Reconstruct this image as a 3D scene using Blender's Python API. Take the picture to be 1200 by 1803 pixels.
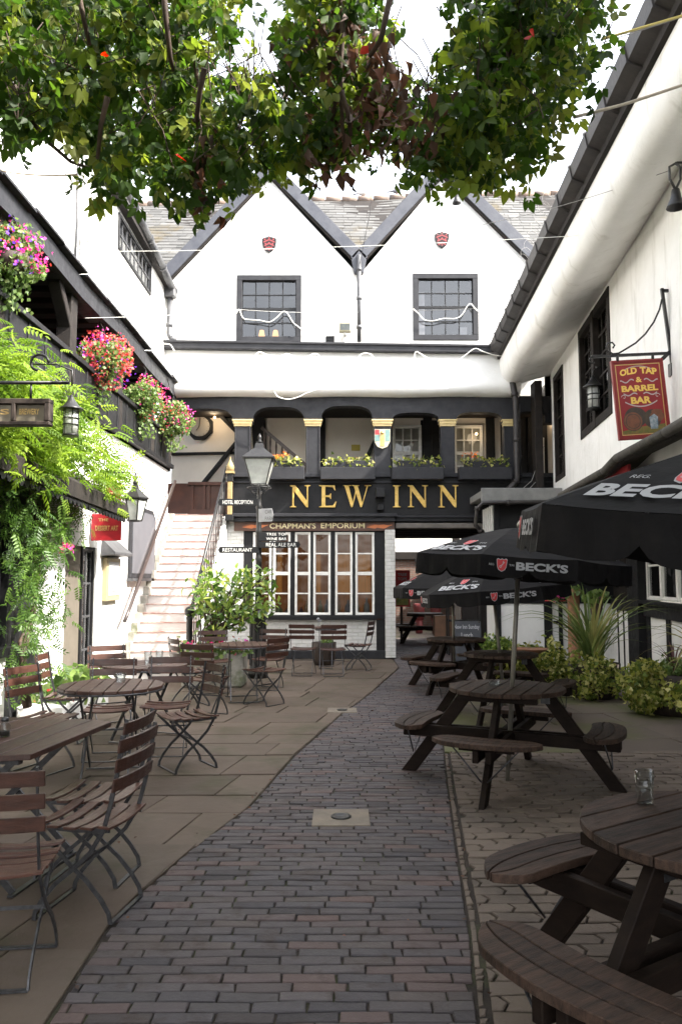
import bpy, math, random
import numpy as np
from mathutils import Vector, Matrix
random.seed(7); RNG = np.random.default_rng(11)
for o in list(bpy.data.objects): bpy.data.objects.remove(o)
scene = bpy.context.scene
C = scene.collection
# ------------------------------------------------------------------ camera
PITCH = math.atan(118.5/1381.0); F = 1381.0; EYE = 1.6
cam_d = bpy.data.cameras.new('camera'); cam = bpy.data.objects.new('camera', cam_d); C.objects.link(cam)
cam.location = (0, 0, EYE); cam.rotation_euler = (math.radians(90)+PITCH, 0, 0)
cam_d.sensor_fit = 'VERTICAL'; cam_d.sensor_height = 23.5; cam_d.lens = 23.5*F/1803.0
cam_d.clip_end = 500; cam_d.clip_start = 0.05
scene.camera = cam
# ------------------------------------------------------------------ light
SUN = Vector((1.0, -0.4, 1.1)).normalized()
w = bpy.data.worlds.new('World'); scene.world = w; w.use_nodes = True
nt = w.node_tree; nt.nodes.clear()
sky = nt.nodes.new('ShaderNodeTexSky'); sky.sky_type = 'NISHITA'; sky.sun_disc = False
sky.sun_elevation = math.asin(SUN.z); sky.sun_rotation = math.atan2(SUN.x, SUN.y)
sky.air_density = 1.0; sky.dust_density = 3.0; sky.ozone_density = 1.0
hsv = nt.nodes.new('ShaderNodeHueSaturation'); hsv.inputs['Saturation'].default_value = 0.28; hsv.inputs['Value'].default_value = 1.15
bg = nt.nodes.new('ShaderNodeBackground'); bg.inputs['Strength'].default_value = 0.15
wo = nt.nodes.new('ShaderNodeOutputWorld')
nt.links.new(sky.outputs[0], hsv.inputs['Color']); nt.links.new(hsv.outputs[0], bg.inputs[0]); nt.links.new(bg.outputs[0], wo.inputs[0])
sl = bpy.data.lights.new('sun', 'SUN'); sl.energy = 2.7; sl.angle = math.radians(0.55); sl.color = (1.0, 0.95, 0.87)
so = bpy.data.objects.new('sun', sl); C.objects.link(so); so.location = (20, -8, 25)
so.rotation_euler = SUN.to_track_quat('Z', 'Y').to_euler()
vs = scene.view_settings
vs.view_transform = 'Standard'; vs.look = 'None'; vs.exposure = 2.6; vs.gamma = 1; vs.use_curve_mapping = False
# ------------------------------------------------------------------ measuring: photo pixel -> place in the yard
ct, st = math.cos(PITCH), math.sin(PITCH)
def ray(px, py):
    x = px-600.0; y = 901.5-py
    return Vector((x, F*ct - y*st, F*st + y*ct))
def P(px, py, Y):
    d = ray(px, py); return Vector((0, 0, EYE)) + d*(Y/d.y)
def G(px, py, z=0.0):
    d = ray(px, py); return Vector((0, 0, EYE)) + d*((z-EYE)/d.z)
def PX(px, py, X):
    d = ray(px, py); return Vector((0, 0, EYE)) + d*(X/d.x)
# ------------------------------------------------------------------ materials
def _n(nt, t, **k):
    n = nt.nodes.new(t)
    for a, b in k.items(): setattr(n, a, b)
    return n
def M(name, c1, c2=None, scale=4.0, rough=0.6, bump=0.0, bscale=30.0, metal=0.0, attr=0.0, attrcol=None, stretch=(1,1,1),
      lo=0.35, hi=0.65, c3st=None, c3=None, c3scale=1.5, c3lo=0.55, c3hi=0.7, trans=0.0, spec=0.5, rough2=None, alpha=None, transm=0.0, emit=None, estr=0.0, coat=0.0):
    m = bpy.data.materials.new(name); m.use_nodes = True; t = m.node_tree; L = t.links
    b = t.nodes['Principled BSDF']; out = t.nodes['Material Output']
    tc = _n(t, 'ShaderNodeTexCoord'); mp = _n(t, 'ShaderNodeMapping'); mp.inputs['Scale'].default_value = stretch
    L.new(tc.outputs['Object'], mp.inputs[0])
    col = None
    rgb = _n(t, 'ShaderNodeRGB'); rgb.outputs[0].default_value = (*c1, 1); col = rgb.outputs[0]
    def mix(a, bcol, fac):
        mx = _n(t, 'ShaderNodeMix', data_type='RGBA'); L.new(a, mx.inputs[6])
        if isinstance(bcol, tuple): mx.inputs[7].default_value = (*bcol, 1)
        else: L.new(bcol, mx.inputs[7])
        if isinstance(fac, float): mx.inputs[0].default_value = fac
        else: L.new(fac, mx.inputs[0])
        return mx.outputs[2]
    def noise(s, det=6.0, a=lo, bb=hi, vec=mp.outputs[0]):
        n = _n(t, 'ShaderNodeTexNoise'); n.inputs['Scale'].default_value = s; n.inputs['Detail'].default_value = det; n.inputs['Roughness'].default_value = .62
        L.new(vec, n.inputs[0])
        r = _n(t, 'ShaderNodeMapRange'); r.inputs[1].default_value = a; r.inputs[2].default_value = bb; L.new(n.outputs[0], r.inputs[0])
        return r.outputs[0], n.outputs[0]
    if c2 is not None:
        f, _ = noise(scale); col = mix(col, c2, f)
    if attr > 0:
        at = _n(t, 'ShaderNodeAttribute', attribute_name='rnd')
        if attrcol is not None: # list of colours picked by the random value
            cr = _n(t, 'ShaderNodeValToRGB'); e = cr.color_ramp.elements
            n = len(attrcol)
            e[0].position = 0; e[0].color = (*attrcol[0], 1); e[1].position = 1; e[1].color = (*attrcol[-1], 1)
            for i in range(1, n-1):
                q = e.new(i/(n-1)); q.color = (*attrcol[i], 1)
            L.new(at.outputs['Fac'], cr.inputs[0]); col = mix(col, cr.outputs[0], float(attr))
        else:
            hs = _n(t, 'ShaderNodeHueSaturation'); r = _n(t, 'ShaderNodeMapRange'); r.inputs[3].default_value = 1-attr; r.inputs[4].default_value = 1+attr
            L.new(at.outputs['Fac'], r.inputs[0]); L.new(r.outputs[0], hs.inputs['Value']); L.new(col, hs.inputs['Color']); col = hs.outputs[0]
    if c3 is not None:
        v3 = tc.outputs['Object']
        if c3st: mp3 = _n(t, 'ShaderNodeMapping'); mp3.inputs['Scale'].default_value = c3st; L.new(v3, mp3.inputs[0]); v3 = mp3.outputs[0]
        f, _ = noise(c3scale, 8.0, c3lo, c3hi, v3); col = mix(col, c3, f)
    L.new(col, b.inputs['Base Color'])
    b.inputs['Roughness'].default_value = rough; b.inputs['Metallic'].default_value = metal
    b.inputs['Specular IOR Level'].default_value = spec
    if coat: b.inputs['Coat Weight'].default_value = coat
    if rough2 is not None:
        f, _ = noise(scale*1.7); r = _n(t, 'ShaderNodeMapRange'); r.inputs[3].default_value = rough; r.inputs[4].default_value = rough2
        L.new(f, r.inputs[0]); L.new(r.outputs[0], b.inputs['Roughness'])
    if bump > 0:
        _, n = noise(bscale, 8.0); bp = _n(t, 'ShaderNodeBump'); bp.inputs['Strength'].default_value = 1.0; bp.inputs['Distance'].default_value = bump
        L.new(n, bp.inputs['Height']); L.new(bp.outputs[0], b.inputs['Normal'])
    if emit is not None:
        b.inputs['Emission Color'].default_value = (*emit, 1); b.inputs['Emission Strength'].default_value = estr
    if transm: b.inputs['Transmission Weight'].default_value = transm
    if alpha is not None: b.inputs['Alpha'].default_value = alpha
    if trans > 0:
        tr = _n(t, 'ShaderNodeBsdfTranslucent'); ms = _n(t, 'ShaderNodeMixShader'); ms.inputs[0].default_value = trans
        hs = _n(t, 'ShaderNodeHueSaturation'); hs.inputs['Saturation'].default_value = 1.05; hs.inputs['Value'].default_value = 2.8
        L.new(col, hs.inputs['Color']); L.new(hs.outputs[0], tr.inputs[0])
        L.new(b.outputs[0], ms.inputs[1]); L.new(tr.outputs[0], ms.inputs[2]); L.new(ms.outputs[0], out.inputs[0])
    return m
def glass_mat(name, tint=(0.9, 0.95, 0.95), refl=0.12, rough=0.02):
    m = bpy.data.materials.new(name); m.use_nodes = True; t = m.node_tree; L = t.links; t.nodes.clear()
    out = _n(t, 'ShaderNodeOutputMaterial'); tr = _n(t, 'ShaderNodeBsdfTransparent'); tr.inputs[0].default_value = (*tint, 1)
    gl = _n(t, 'ShaderNodeBsdfGlossy'); gl.inputs['Roughness'].default_value = rough
    fr = _n(t, 'ShaderNodeLayerWeight'); fr.inputs['Blend'].default_value = .35
    pw_ = _n(t, 'ShaderNodeMath', operation='POWER'); pw_.inputs[1].default_value = 2.5; L.new(fr.outputs['Facing'], pw_.inputs[0])
    tcn = _n(t, 'ShaderNodeTexCoord'); nz = _n(t, 'ShaderNodeTexNoise'); nz.inputs['Scale'].default_value = 2.2; L.new(tcn.outputs['Object'], nz.inputs[0])
    bp = _n(t, 'ShaderNodeBump'); bp.inputs['Distance'].default_value = 0.01; L.new(nz.outputs[0], bp.inputs['Height']); L.new(bp.outputs[0], gl.inputs['Normal'])
    ad = _n(t, 'ShaderNodeMath', operation='ADD'); ad.inputs[1].default_value = refl; ad.use_clamp = True; L.new(pw_.outputs[0], ad.inputs[0])
    ms = _n(t, 'ShaderNodeMixShader'); L.new(ad.outputs[0], ms.inputs[0]); L.new(tr.outputs[0], ms.inputs[1]); L.new(gl.outputs[0], ms.inputs[2]); L.new(ms.outputs[0], out.inputs[0])
    return m
def brick_mat(name, c1, c2, mortar, bw=.225, bh=.075, axis='XZ', rough=.75, bumpd=.006, ms=.012):
    m = bpy.data.materials.new(name); m.use_nodes = True; t = m.node_tree; L = t.links
    b = t.nodes['Principled BSDF']; tc = _n(t, 'ShaderNodeTexCoord'); sp = _n(t, 'ShaderNodeSeparateXYZ'); cb = _n(t, 'ShaderNodeCombineXYZ')
    L.new(tc.outputs['Object'], sp.inputs[0]); L.new(sp.outputs[axis[0]], cb.inputs[0]); L.new(sp.outputs[axis[1]], cb.inputs[1])
    br = _n(t, 'ShaderNodeTexBrick'); br.inputs['Scale'].default_value = 1; br.inputs['Brick Width'].default_value = bw; br.inputs['Row Height'].default_value = bh
    br.inputs['Mortar Size'].default_value = ms; br.inputs['Mortar Smooth'].default_value = .3
    br.inputs['Color1'].default_value = (*c1, 1); br.inputs['Color2'].default_value = (*c2, 1); br.inputs['Mortar'].default_value = (*mortar, 1)
    L.new(cb.outputs[0], br.inputs[0])
    nz = _n(t, 'ShaderNodeTexNoise'); nz.inputs['Scale'].default_value = 9; nz.inputs['Detail'].default_value = 8; L.new(tc.outputs['Object'], nz.inputs[0])
    mx = _n(t, 'ShaderNodeMix', data_type='RGBA', blend_type='MULTIPLY'); mx.inputs[0].default_value = .35; L.new(br.outputs[0], mx.inputs[6]); L.new(nz.outputs[0], mx.inputs[7])
    L.new(mx.outputs[2], b.inputs['Base Color']); b.inputs['Roughness'].default_value = rough
    sb = _n(t, 'ShaderNodeMath', operation='SUBTRACT'); L.new(nz.outputs[0], sb.inputs[0]); L.new(br.outputs[1], sb.inputs[1])
    bp = _n(t, 'ShaderNodeBump'); bp.inputs['Distance'].default_value = bumpd; bp.inputs['Strength'].default_value = 1; L.new(sb.outputs[0], bp.inputs['Height']); L.new(bp.outputs[0], b.inputs['Normal'])
    return m
m_plaster = M('white_limewash', (.76,.75,.72), (.70,.69,.66), 1.3, .8, .010, 5, c3=(.60,.57,.50), c3scale=2.3, c3lo=.64, c3hi=.86)
m_plaster2 = M('aged_limewash', (.80,.79,.765), (.73,.72,.69), 1.6, .8, .016, 5, c3=(.50,.48,.43), c3scale=3.0, c3lo=.56, c3hi=.82, c3st=(1,1.6,.28))
m_wbrick = brick_mat('white_painted_brick', (.72,.71,.68), (.66,.65,.62), (.60,.59,.55))
m_black = M('black_painted_timber', (.006,.006,.007), (.011,.011,.012), 6, .5, spec=.3, bump=.003, bscale=25, stretch=(1,1,1), rough2=.65, c3=(.03,.029,.027), c3scale=5, c3lo=.66, c3hi=.84)
m_black2 = M('grey_black_timber', (.013,.013,.016), (.022,.022,.025), 5, .5, spec=.35, bump=.002, bscale=22, rough2=.7, c3=(.055,.052,.05), c3scale=7, c3lo=.66, c3hi=.82)
m_soot = M('sooty_old_timber', (.010,.008,.007), (.022,.017,.014), 5, .8, .004, 18, spec=.3)
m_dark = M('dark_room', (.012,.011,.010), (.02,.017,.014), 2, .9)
m_lead = M('weathered_lead_pipe', (.045,.046,.05), (.085,.085,.088), 8, .5, .001, 40, metal=.2)
m_gold = M('gold_leaf', (.60,.42,.16), (.45,.30,.10), 9, .38, .001, 60, metal=.35)
m_cream = M('cream_paint', (.66,.52,.26), (.55,.42,.18), 9, .5)
m_glass = glass_mat('window_glass', (.62,.65,.66), .05)
m_clear = glass_mat('clear_glass', (.93,.95,.95), .04)
m_white = M('white_gloss_paint', (.78,.77,.74), (.68,.67,.63), 10, .4, .001, 40)
m_redwood = M('varnished_teak', (.092,.037,.024), (.046,.020,.014), 7, .30, .0015, 40, stretch=(1,6,6), rough2=.5, attr=.25)
m_teakt = M('worn_teak_tabletop', (.080,.036,.025), (.045,.021,.015), 6, .55, .0015, 30, stretch=(8,1,4), rough2=.45, attr=.18)
m_pic = M('weathered_dark_oak', (.066,.038,.026), (.020,.012,.008), 5, .62, spec=.28, bump=.004, bscale=26, stretch=(1.2,9,4), rough2=.68, attr=.3, c3=(.085,.060,.046), c3scale=6, c3lo=.58, c3hi=.8)
m_picleg = M('dark_stained_oak_leg', (.010,.006,.0045), (.018,.011,.0075), 7, .7, spec=.15, bump=.0025, bscale=22, stretch=(1,1,3), attr=.2)
m_steel = M('dull_grey_steel', (.10,.10,.105), (.055,.055,.06), 30, .42, .0006, 80, metal=.7)
m_canvas = M('black_canvas', (.006,.0055,.006), (.010,.009,.009), 3, .8, .007, 5, spec=.14, c3=(.016,.014,.013), c3scale=2.5, c3lo=.52, c3hi=.75)
m_red = M('red_paint', (.33,.012,.018), (.22,.008,.012), 6, .4, .0006, 40)
m_logored = M('logo_red', (.52,.03,.035), None, rough=.6)
m_logow = M('logo_white', (.36,.36,.37), None, rough=.6)
m_iron = M('black_iron', (.013,.013,.014), (.03,.028,.026), 25, .38, .0006, 60, metal=.3)
m_lampglass = M('frosted_lamp_glass', (.55,.56,.52), (.42,.43,.40), 8, .25, alpha=.75)
m_terra = M('terracotta', (.33,.15,.075), (.22,.10,.055), 8, .8, .002, 30, c3=(.10,.13,.05), c3scale=5)
m_stone = M('old_stone', (.33,.31,.27), (.20,.19,.165), 6, .85, .005, 14, c3=(.09,.11,.045), c3scale=3)
m_tub = M('old_barrel_wood', (.05,.033,.024), (.028,.02,.016), 8, .7, .003, 25, stretch=(5,5,1))
m_soil = M('potting_soil', (.02,.015,.011), (.035,.025,.018), 20, .95, .01, 40)
m_stem = M('brown_stem', (.075,.045,.028), (.035,.022,.015), 12, .8, .003, 30)
m_wire = M('grey_cable', (.28,.27,.25), (.2,.19,.18), 8, .6)
m_rope = M('white_rope_light', (.72,.70,.64), None, rough=.5)
m_chalk = M('chalkboard', (.035,.038,.045), (.06,.062,.07), 4, .6)
# ------------------------------------------------------------------ mesh builder
def chain_loc(o):
    l = Vector((0, 0, 0))
    while o is not None: l += o.location; o = o.parent
    return l
class MB:
    def __init__(s, T=None): s.v = []; s.f = []; s.m = []; s.r = []; s.sm = []; s.T = T; s.mi = 0; s.rn = 0.5; s.smooth = False
    def add(s, vs, fs, raw=False):
        o = len(s.v)
        if s.T and not raw: vs = [s.T(*q) for q in vs]
        s.v += [tuple(q) for q in vs]; s.f += [tuple(i+o for i in f) for f in fs]
        s.m += [s.mi]*len(fs); s.r += [s.rn]*len(fs); s.sm += [s.smooth]*len(fs)
    def box(s, x0, x1, y0, y1, z0, z1):
        s.add([(x0,y0,z0),(x1,y0,z0),(x1,y1,z0),(x0,y1,z0),(x0,y0,z1),(x1,y0,z1),(x1,y1,z1),(x0,y1,z1)],
              [(0,3,2,1),(4,5,6,7),(0,1,5,4),(1,2,6,5),(2,3,7,6),(3,0,4,7)])
    def hexa(s, b, t):      # bottom 4 pts, top 4 pts
        s.add(list(b)+list(t), [(0,3,2,1),(4,5,6,7),(0,1,5,4),(1,2,6,5),(2,3,7,6),(3,0,4,7)])
    def bar(s, a, b, w, h, up=(0,0,1)):
        a = Vector(a); b = Vector(b); d = (b-a).normalized(); u = Vector(up)
        if abs(d.dot(u.normalized())) > .98: u = Vector((0,1,0))
        x = d.cross(u).normalized()*(w/2); y = x.cross(d).normalized()*(h/2)
        s.hexa([a-x-y, a+x-y, a+x+y, a-x+y], [b-x-y, b+x-y, b+x+y, b-x+y])
    def tube(s, pts, r, n=8, cap=True):
        pts = [Vector(p) for p in pts]; N = len(pts)
        rs = r if isinstance(r, (list, tuple)) else [r]*N
        vs = []; prev = None
        for i, p in enumerate(pts):
            d = (pts[min(i+1, N-1)] - pts[max(i-1, 0)])
            if d.length < 1e-9: d = Vector((0,0,1))
            d.normalize()
            if prev is None:
                x = d.cross(Vector((0,0,1)) if abs(d.z) < .9 else Vector((0,1,0))).normalized()
            else: x = (prev - d*prev.dot(d)).normalized()
            prev = x; y = d.cross(x)
            for k in range(n):
                a = 2*math.pi*k/n; vs.append(p + (x*math.cos(a)+y*math.sin(a))*rs[i])
        fs = [(i*n+k, i*n+(k+1)%n, (i+1)*n+(k+1)%n, (i+1)*n+k) for i in range(N-1) for k in range(n)]
        sm = s.smooth; s.smooth = True; s.add(vs, fs); s.smooth = sm
        if cap:
            o = len(s.v)-N*n
            s.f += [tuple(o+k for k in reversed(range(n))), tuple(o+(N-1)*n+k for k in range(n))]; s.m += [s.mi]*2; s.r += [s.rn]*2; s.sm += [False]*2
    def strip(s, pts, w, t, side):      # flat bar along a path; side = direction of its width
        side = Vector(side).normalized(); pts = [Vector(p) for p in pts]; N = len(pts); vs = []
        for i, p in enumerate(pts):
            d = (pts[min(i+1, N-1)]-pts[max(i-1, 0)]).normalized(); nrm = d.cross(side).normalized()*(t/2); x = side*(w/2)
            vs += [p-x-nrm, p+x-nrm, p+x+nrm, p-x+nrm]
        fs = [(i*4+k, i*4+(k+1)%4, i*4+4+(k+1)%4, i*4+4+k) for i in range(N-1) for k in range(4)]
        fs += [(3,2,1,0), tuple((N-1)*4+k for k in range(4))]; s.add(vs, fs)
    def lathe(s, prof, c=(0,0,0), n=16, axis='z'):
        vs = []
        for r, h in prof:
            for k in range(n):
                a = 2*math.pi*k/n; p = (r*math.cos(a), r*math.sin(a), h)
                if axis == 'y': p = (p[0], p[2], p[1])
                if axis == 'x': p = (p[2], p[0], p[1])
                vs.append((p[0]+c[0], p[1]+c[1], p[2]+c[2]))
        N = len(prof); fs = [(i*n+k, i*n+(k+1)%n, (i+1)*n+(k+1)%n, (i+1)*n+k) for i in range(N-1) for k in range(n)]
        sm = s.smooth; s.smooth = n > 8; s.add(vs, fs); s.smooth = sm
        o = len(s.v)-N*n
        s.f += [tuple(o+k for k in reversed(range(n))), tuple(o+(N-1)*n+k for k in range(n))]; s.m += [s.mi]*2; s.r += [s.rn]*2; s.sm += [False]*2
    def prism(s, poly, w0, w1, ax='uvw'):    # polygon in (a,b), extruded along third; ax says which coordinate each is
        n = len(poly); vs = []
        for w_ in (w0, w1):
            for a, b in poly:
                q = {'uvw': (a, b, w_), 'uwv': (a, w_, b), 'wuv': (w_, a, b)}[ax]; vs.append(q)
        s.add(vs, [tuple(reversed(range(n))), tuple(n+i for i in range(n))] + [(i, (i+1) % n, n+(i+1) % n, n+i) for i in range(n)])
    def ball(s, c, r, n=10, m=7, sq=(1,1,1)):
        s.lathe([(max(1e-4, r*math.sin(math.pi*i/m)), 0) for i in range(m+1)] if False else [(1e-4,-r*sq[2])]+[(r*math.sin(math.pi*i/m)*sq[0], -r*sq[2]*math.cos(math.pi*i/m)) for i in range(1, m)]+[(1e-4, r*sq[2])], c, n)
    def text(s, txt, u0, u1, v0, v1, w_, fn=None, bold=0.02, ext=0.0):
        me = text_mesh(txt, bold)
        xs = [q[0] for q in me[0]]; ys = [q[1] for q in me[0]]; a, b, c, d = min(xs), max(xs), min(ys), max(ys)
        vs = []
        for x, y in me[0]:
            u = u0+(x-a)/(b-a)*(u1-u0); v = v0+(y-c)/(d-c)*(v1-v0)
            vs.append(fn(u, v) if fn else (u, v, w_))
        s.add(vs, me[1])
        return s
    def build(s, name, mats, parent=None, bevel=0.0, subd=0, world=True, shade=None):
        if not isinstance(mats, (list, tuple)): mats = [mats]
        co = np.array([tuple(q) for q in s.v], dtype=float)
        o = bpy.data.objects.new(name, bpy.data.meshes.new(name)); C.objects.link(o)
        if parent is not None:
            o.parent = parent
            if world: co = co - np.array(chain_loc(parent))
        else:
            mn, mx = co.min(0), co.max(0); base = np.array([(mn[0]+mx[0])/2, (mn[1]+mx[1])/2, mn[2]]); co = co-base; o.location = base
        me = o.data; me.from_pydata([tuple(q) for q in co], [], s.f)
        for m in mats: me.materials.append(m)
        if len(mats) > 1: me.polygons.foreach_set('material_index', s.m)
        if any(s.sm): me.polygons.foreach_set('use_smooth', s.sm)
        at = me.attributes.new('rnd', 'FLOAT', 'FACE'); at.data.foreach_set('value', s.r)
        if bevel > 0:
            md = o.modifiers.new('bevel', 'BEVEL'); md.width = bevel; md.segments = 1; md.limit_method = 'ANGLE'; md.angle_limit = math.radians(40)
        if subd:
            md = o.modifiers.new('sub', 'SUBSURF'); md.levels = subd; md.render_levels = subd
        me.update(); return o
_tc = {}
def text_mesh(txt, bold):
    k = (txt, bold)
    if k not in _tc:
        c = bpy.data.curves.new('t', 'FONT'); c.body = txt; c.size = 1; c.offset = bold; c.resolution_u = 3
        o = bpy.data.objects.new('t', c); C.objects.link(o)
        dg = bpy.context.evaluated_depsgraph_get(); dg.update(); me = o.evaluated_get(dg).to_mesh()
        _tc[k] = ([(v.co.x, v.co.y) for v in me.vertices], [tuple(p.vertices) for p in me.polygons])
        o.evaluated_get(dg).to_mesh_clear(); bpy.data.objects.remove(o); bpy.data.curves.remove(c)
    return _tc[k]
def tag(o, label=None, cat=None, group=None, kind=None):
    if label: o['label'] = label
    if cat: o['category'] = cat
    if group: o['group'] = group
    if kind: o['kind'] = kind
    return o
def empty(name, loc, label=None, cat=None, group=None, rz=0):
    o = bpy.data.objects.new(name, None); C.objects.link(o); o.location = loc; o.rotation_euler = (0, 0, rz); o.empty_display_size = .2
    return tag(o, label, cat, group)
def copy_tree(o, parent=None):
    c = o.copy(); C.objects.link(c); c.parent = parent
    for ch in list(o.children): copy_tree(ch, c)
    return c
# ------------------------------------------------------------------ leaves
def simple_leaf(fold=.12, wd=.5, curl=.0):
    v = [(0,0,0), (.45,0,-.02), (1,0,-curl), (.38,wd,fold), (.38,-wd,fold), (.75,wd*.55,fold*.6-curl*.5), (.75,-wd*.55,fold*.6-curl*.5)]
    f = [(0,1,3), (1,5,3), (1,2,5), (0,4,1), (1,4,6), (1,6,2)]
    return np.array(v, float), f
def compound(parts):   # parts: (x,y,z offset, yaw, pitch, length, width)
    bv, bf = simple_leaf(.08, .5, .08); V = []; Fc = []
    for (x, y, z, ya, pi_, ln, wd) in parts:
        q = bv*np.array([ln, wd, ln]); o = len(V)
        R = np.array(Matrix.Rotation(ya, 3, 'Z') @ Matrix.Rotation(pi_, 3, 'Y'))
        q = q@R.T + np.array([x, y, z]); V += q.tolist(); Fc += [tuple(i+o for i in f) for f in bf]
    return np.array(V), Fc
LEAF = simple_leaf()
CREEPER = compound([(.28,0,0,0,.35,.66,.40), (.24,.10,0,.8,.6,.60,.36), (.24,-.10,0,-.8,.6,.60,.36), (.14,.14,-.02,1.7,.8,.46,.29), (.14,-.14,-.02,-1.7,.8,.46,.29)])
WISTERIA = compound([(.06+.16*i, 0, -.012*i*i*.6, s*.95, .35, .34-.015*i, .115) for i in range(5) for s in (1, -1)] + [(.82,0,-.2,0,.4,.24,.085)])
IVY = compound([(0,0,0,0,.1,.8,.6), (0,0,0,1.0,.1,.6,.4), (0,0,0,-1.0,.1,.6,.4)])
m_glass_up = glass_mat('sky_reflecting_glass', (.5,.5,.52), .10)
def leaves(name, pts, size, mat, parent=None, tmpl=LEAF, droop=.3, aim=None, spread=1.0, sizevar=.35, rnd=None, lit_up=.6):
    pts = np.asarray(pts, float); N = len(pts)
    ax = RNG.normal(size=(N, 3))*spread; ax[:, 2] -= droop*2
    if aim is not None: ax += aim
    ax /= np.linalg.norm(ax, axis=1)[:, None]+1e-9
    up = RNG.normal(size=(N, 3))*.7; up[:, 2] += lit_up
    sd = np.cross(up, ax); sd /= np.linalg.norm(sd, axis=1)[:, None]+1e-9
    nm = np.cross(ax, sd)
    sz = size*(1+RNG.uniform(-sizevar, sizevar, N))
    tv, tf = tmpl; K = len(tv)
    co = (tv[None, :, 0, None]*ax[:, None, :] + tv[None, :, 1, None]*sd[:, None, :] + tv[None, :, 2, None]*nm[:, None, :])*sz[:, None, None] + pts[:, None, :]
    co = co.reshape(-1, 3)
    if parent is not None: co = co - np.array(chain_loc(parent))
    base = np.zeros(3)
    if parent is None:
        mn, mx = co.min(0), co.max(0); base = np.array([(mn[0]+mx[0])/2, (mn[1]+mx[1])/2, mn[2]]); co = co-base
    tf = np.array(tf); nf = len(tf); fi = (tf[None]+(np.arange(N)*K)[:, None, None]).reshape(-1)
    me = bpy.data.meshes.new(name); me.vertices.add(N*K); me.vertices.foreach_set('co', co.ravel())
    me.loops.add(N*nf*3); me.loops.foreach_set('vertex_index', fi.astype(np.int32))
    me.polygons.add(N*nf); me.polygons.foreach_set('loop_start', np.arange(0, N*nf*3, 3, dtype=np.int32))
    me.update(calc_edges=True); me.materials.append(mat)
    at = me.attributes.new('rnd', 'FLOAT', 'FACE'); r = RNG.uniform(0, 1, N) if rnd is None else rnd
    at.data.foreach_set('value', np.repeat(r, nf).astype(np.float32))
    o = bpy.data.objects.new(name, me); C.objects.link(o)
    if parent is not None: o.parent = parent
    else: o.location = base
    return o
def inpoly(x, y, poly):
    c = False; n = len(poly); j = n-1
    for i in range(n):
        xi, yi = poly[i]; xj, yj = poly[j]
        if (yi > y) != (yj > y) and x < (xj-xi)*(y-yi)/(yj-yi)+xi: c = not c
        j = i
    return c
def in_region(poly, n, d0, d1, clump=.12, ncl=None):
    """points filling a real volume whose outline was measured from the photograph"""
    xs = [p[0] for p in poly]; ys = [p[1] for p in poly]; cl = []
    ncl = ncl or max(8, n//18)
    while len(cl) < ncl:
        x, y = random.uniform(min(xs), max(xs)), random.uniform(min(ys), max(ys))
        if inpoly(x, y, poly): cl.append(P(x, y, random.uniform(d0, d1) if not callable(d0) else d0(x, y)))
    cl = np.array([tuple(c) for c in cl]); idx = RNG.integers(0, ncl, n)
    return cl[idx] + RNG.normal(size=(n, 3))*clump, cl
def blob(c, r, n, clumps=14, k=.33, flat=1.0):
    c = np.array(c); a = RNG.normal(size=(clumps, 3)); a /= np.linalg.norm(a, axis=1)[:, None]; a *= (RNG.uniform(.35, .85, clumps))[:, None]*np.array([r, r, r*flat])
    idx = RNG.integers(0, clumps, n); q = RNG.normal(size=(n, 3)); q /= np.linalg.norm(q, axis=1)[:, None]
    return c + a[idx] + q*(RNG.uniform(.5, 1, n)**.5*r*k)[:, None]
g1, g2, g3 = (.055,.10,.018), (.10,.16,.03), (.03,.06,.014)
m_creeper = M('creeper_leaf', (.06,.11,.02), attr=1.0, attrcol=[(.012,.028,.004),(.028,.058,.007),(.020,.044,.006),(.050,.092,.010),(.13,.165,.02),(.085,.095,.02)], rough=.55, trans=.42, spec=.3)
m_deadleaf = M('dry_creeper_leaf', (.12,.04,.02), attr=1.0, attrcol=[(.03,.016,.010),(.06,.03,.018),(.11,.055,.03),(.14,.05,.03)], rough=.7, trans=.2)
m_redleaf = M('red_creeper_leaf', (.45,.03,.02), rough=.5, trans=.4)
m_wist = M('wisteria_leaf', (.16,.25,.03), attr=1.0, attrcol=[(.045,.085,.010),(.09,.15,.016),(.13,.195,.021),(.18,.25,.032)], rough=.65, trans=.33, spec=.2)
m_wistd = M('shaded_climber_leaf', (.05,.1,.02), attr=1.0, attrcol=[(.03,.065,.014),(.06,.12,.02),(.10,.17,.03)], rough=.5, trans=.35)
m_basket = M('basket_leaf', (.10,.16,.04), attr=1.0, attrcol=[(.05,.09,.02),(.10,.16,.04),(.18,.24,.07)], rough=.55, trans=.3)
m_ivy = M('variegated_ivy_leaf', (.2,.24,.08), attr=1.0, attrcol=[(.06,.09,.018),(.13,.17,.028),(.30,.30,.06),(.50,.46,.20)], rough=.6, trans=.2, spec=.25)
m_phor = M('striped_strap_leaf', (.11,.14,.05), attr=1.0, attrcol=[(.07,.11,.03),(.14,.18,.05),(.34,.31,.12)], rough=.5, trans=.15)
m_laurel = M('spotted_laurel_leaf', (.1,.18,.03), attr=1.0, attrcol=[(.035,.075,.015),(.08,.15,.025),(.15,.22,.035),(.32,.36,.08)], rough=.28, trans=.2)
m_flred = M('red_petal', (.42,.04,.03), attr=.8, attrcol=[(.38,.025,.025),(.50,.12,.08),(.46,.06,.10),(.55,.22,.16)], rough=.5, trans=.3)
m_flpink = M('pink_petal', (.65,.04,.20), attr=.8, attrcol=[(.60,.02,.16),(.72,.08,.32),(.42,.05,.40)], rough=.5, trans=.3)
m_flviol = M('violet_petal', (.16,.05,.45), rough=.5, trans=.3)
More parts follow.
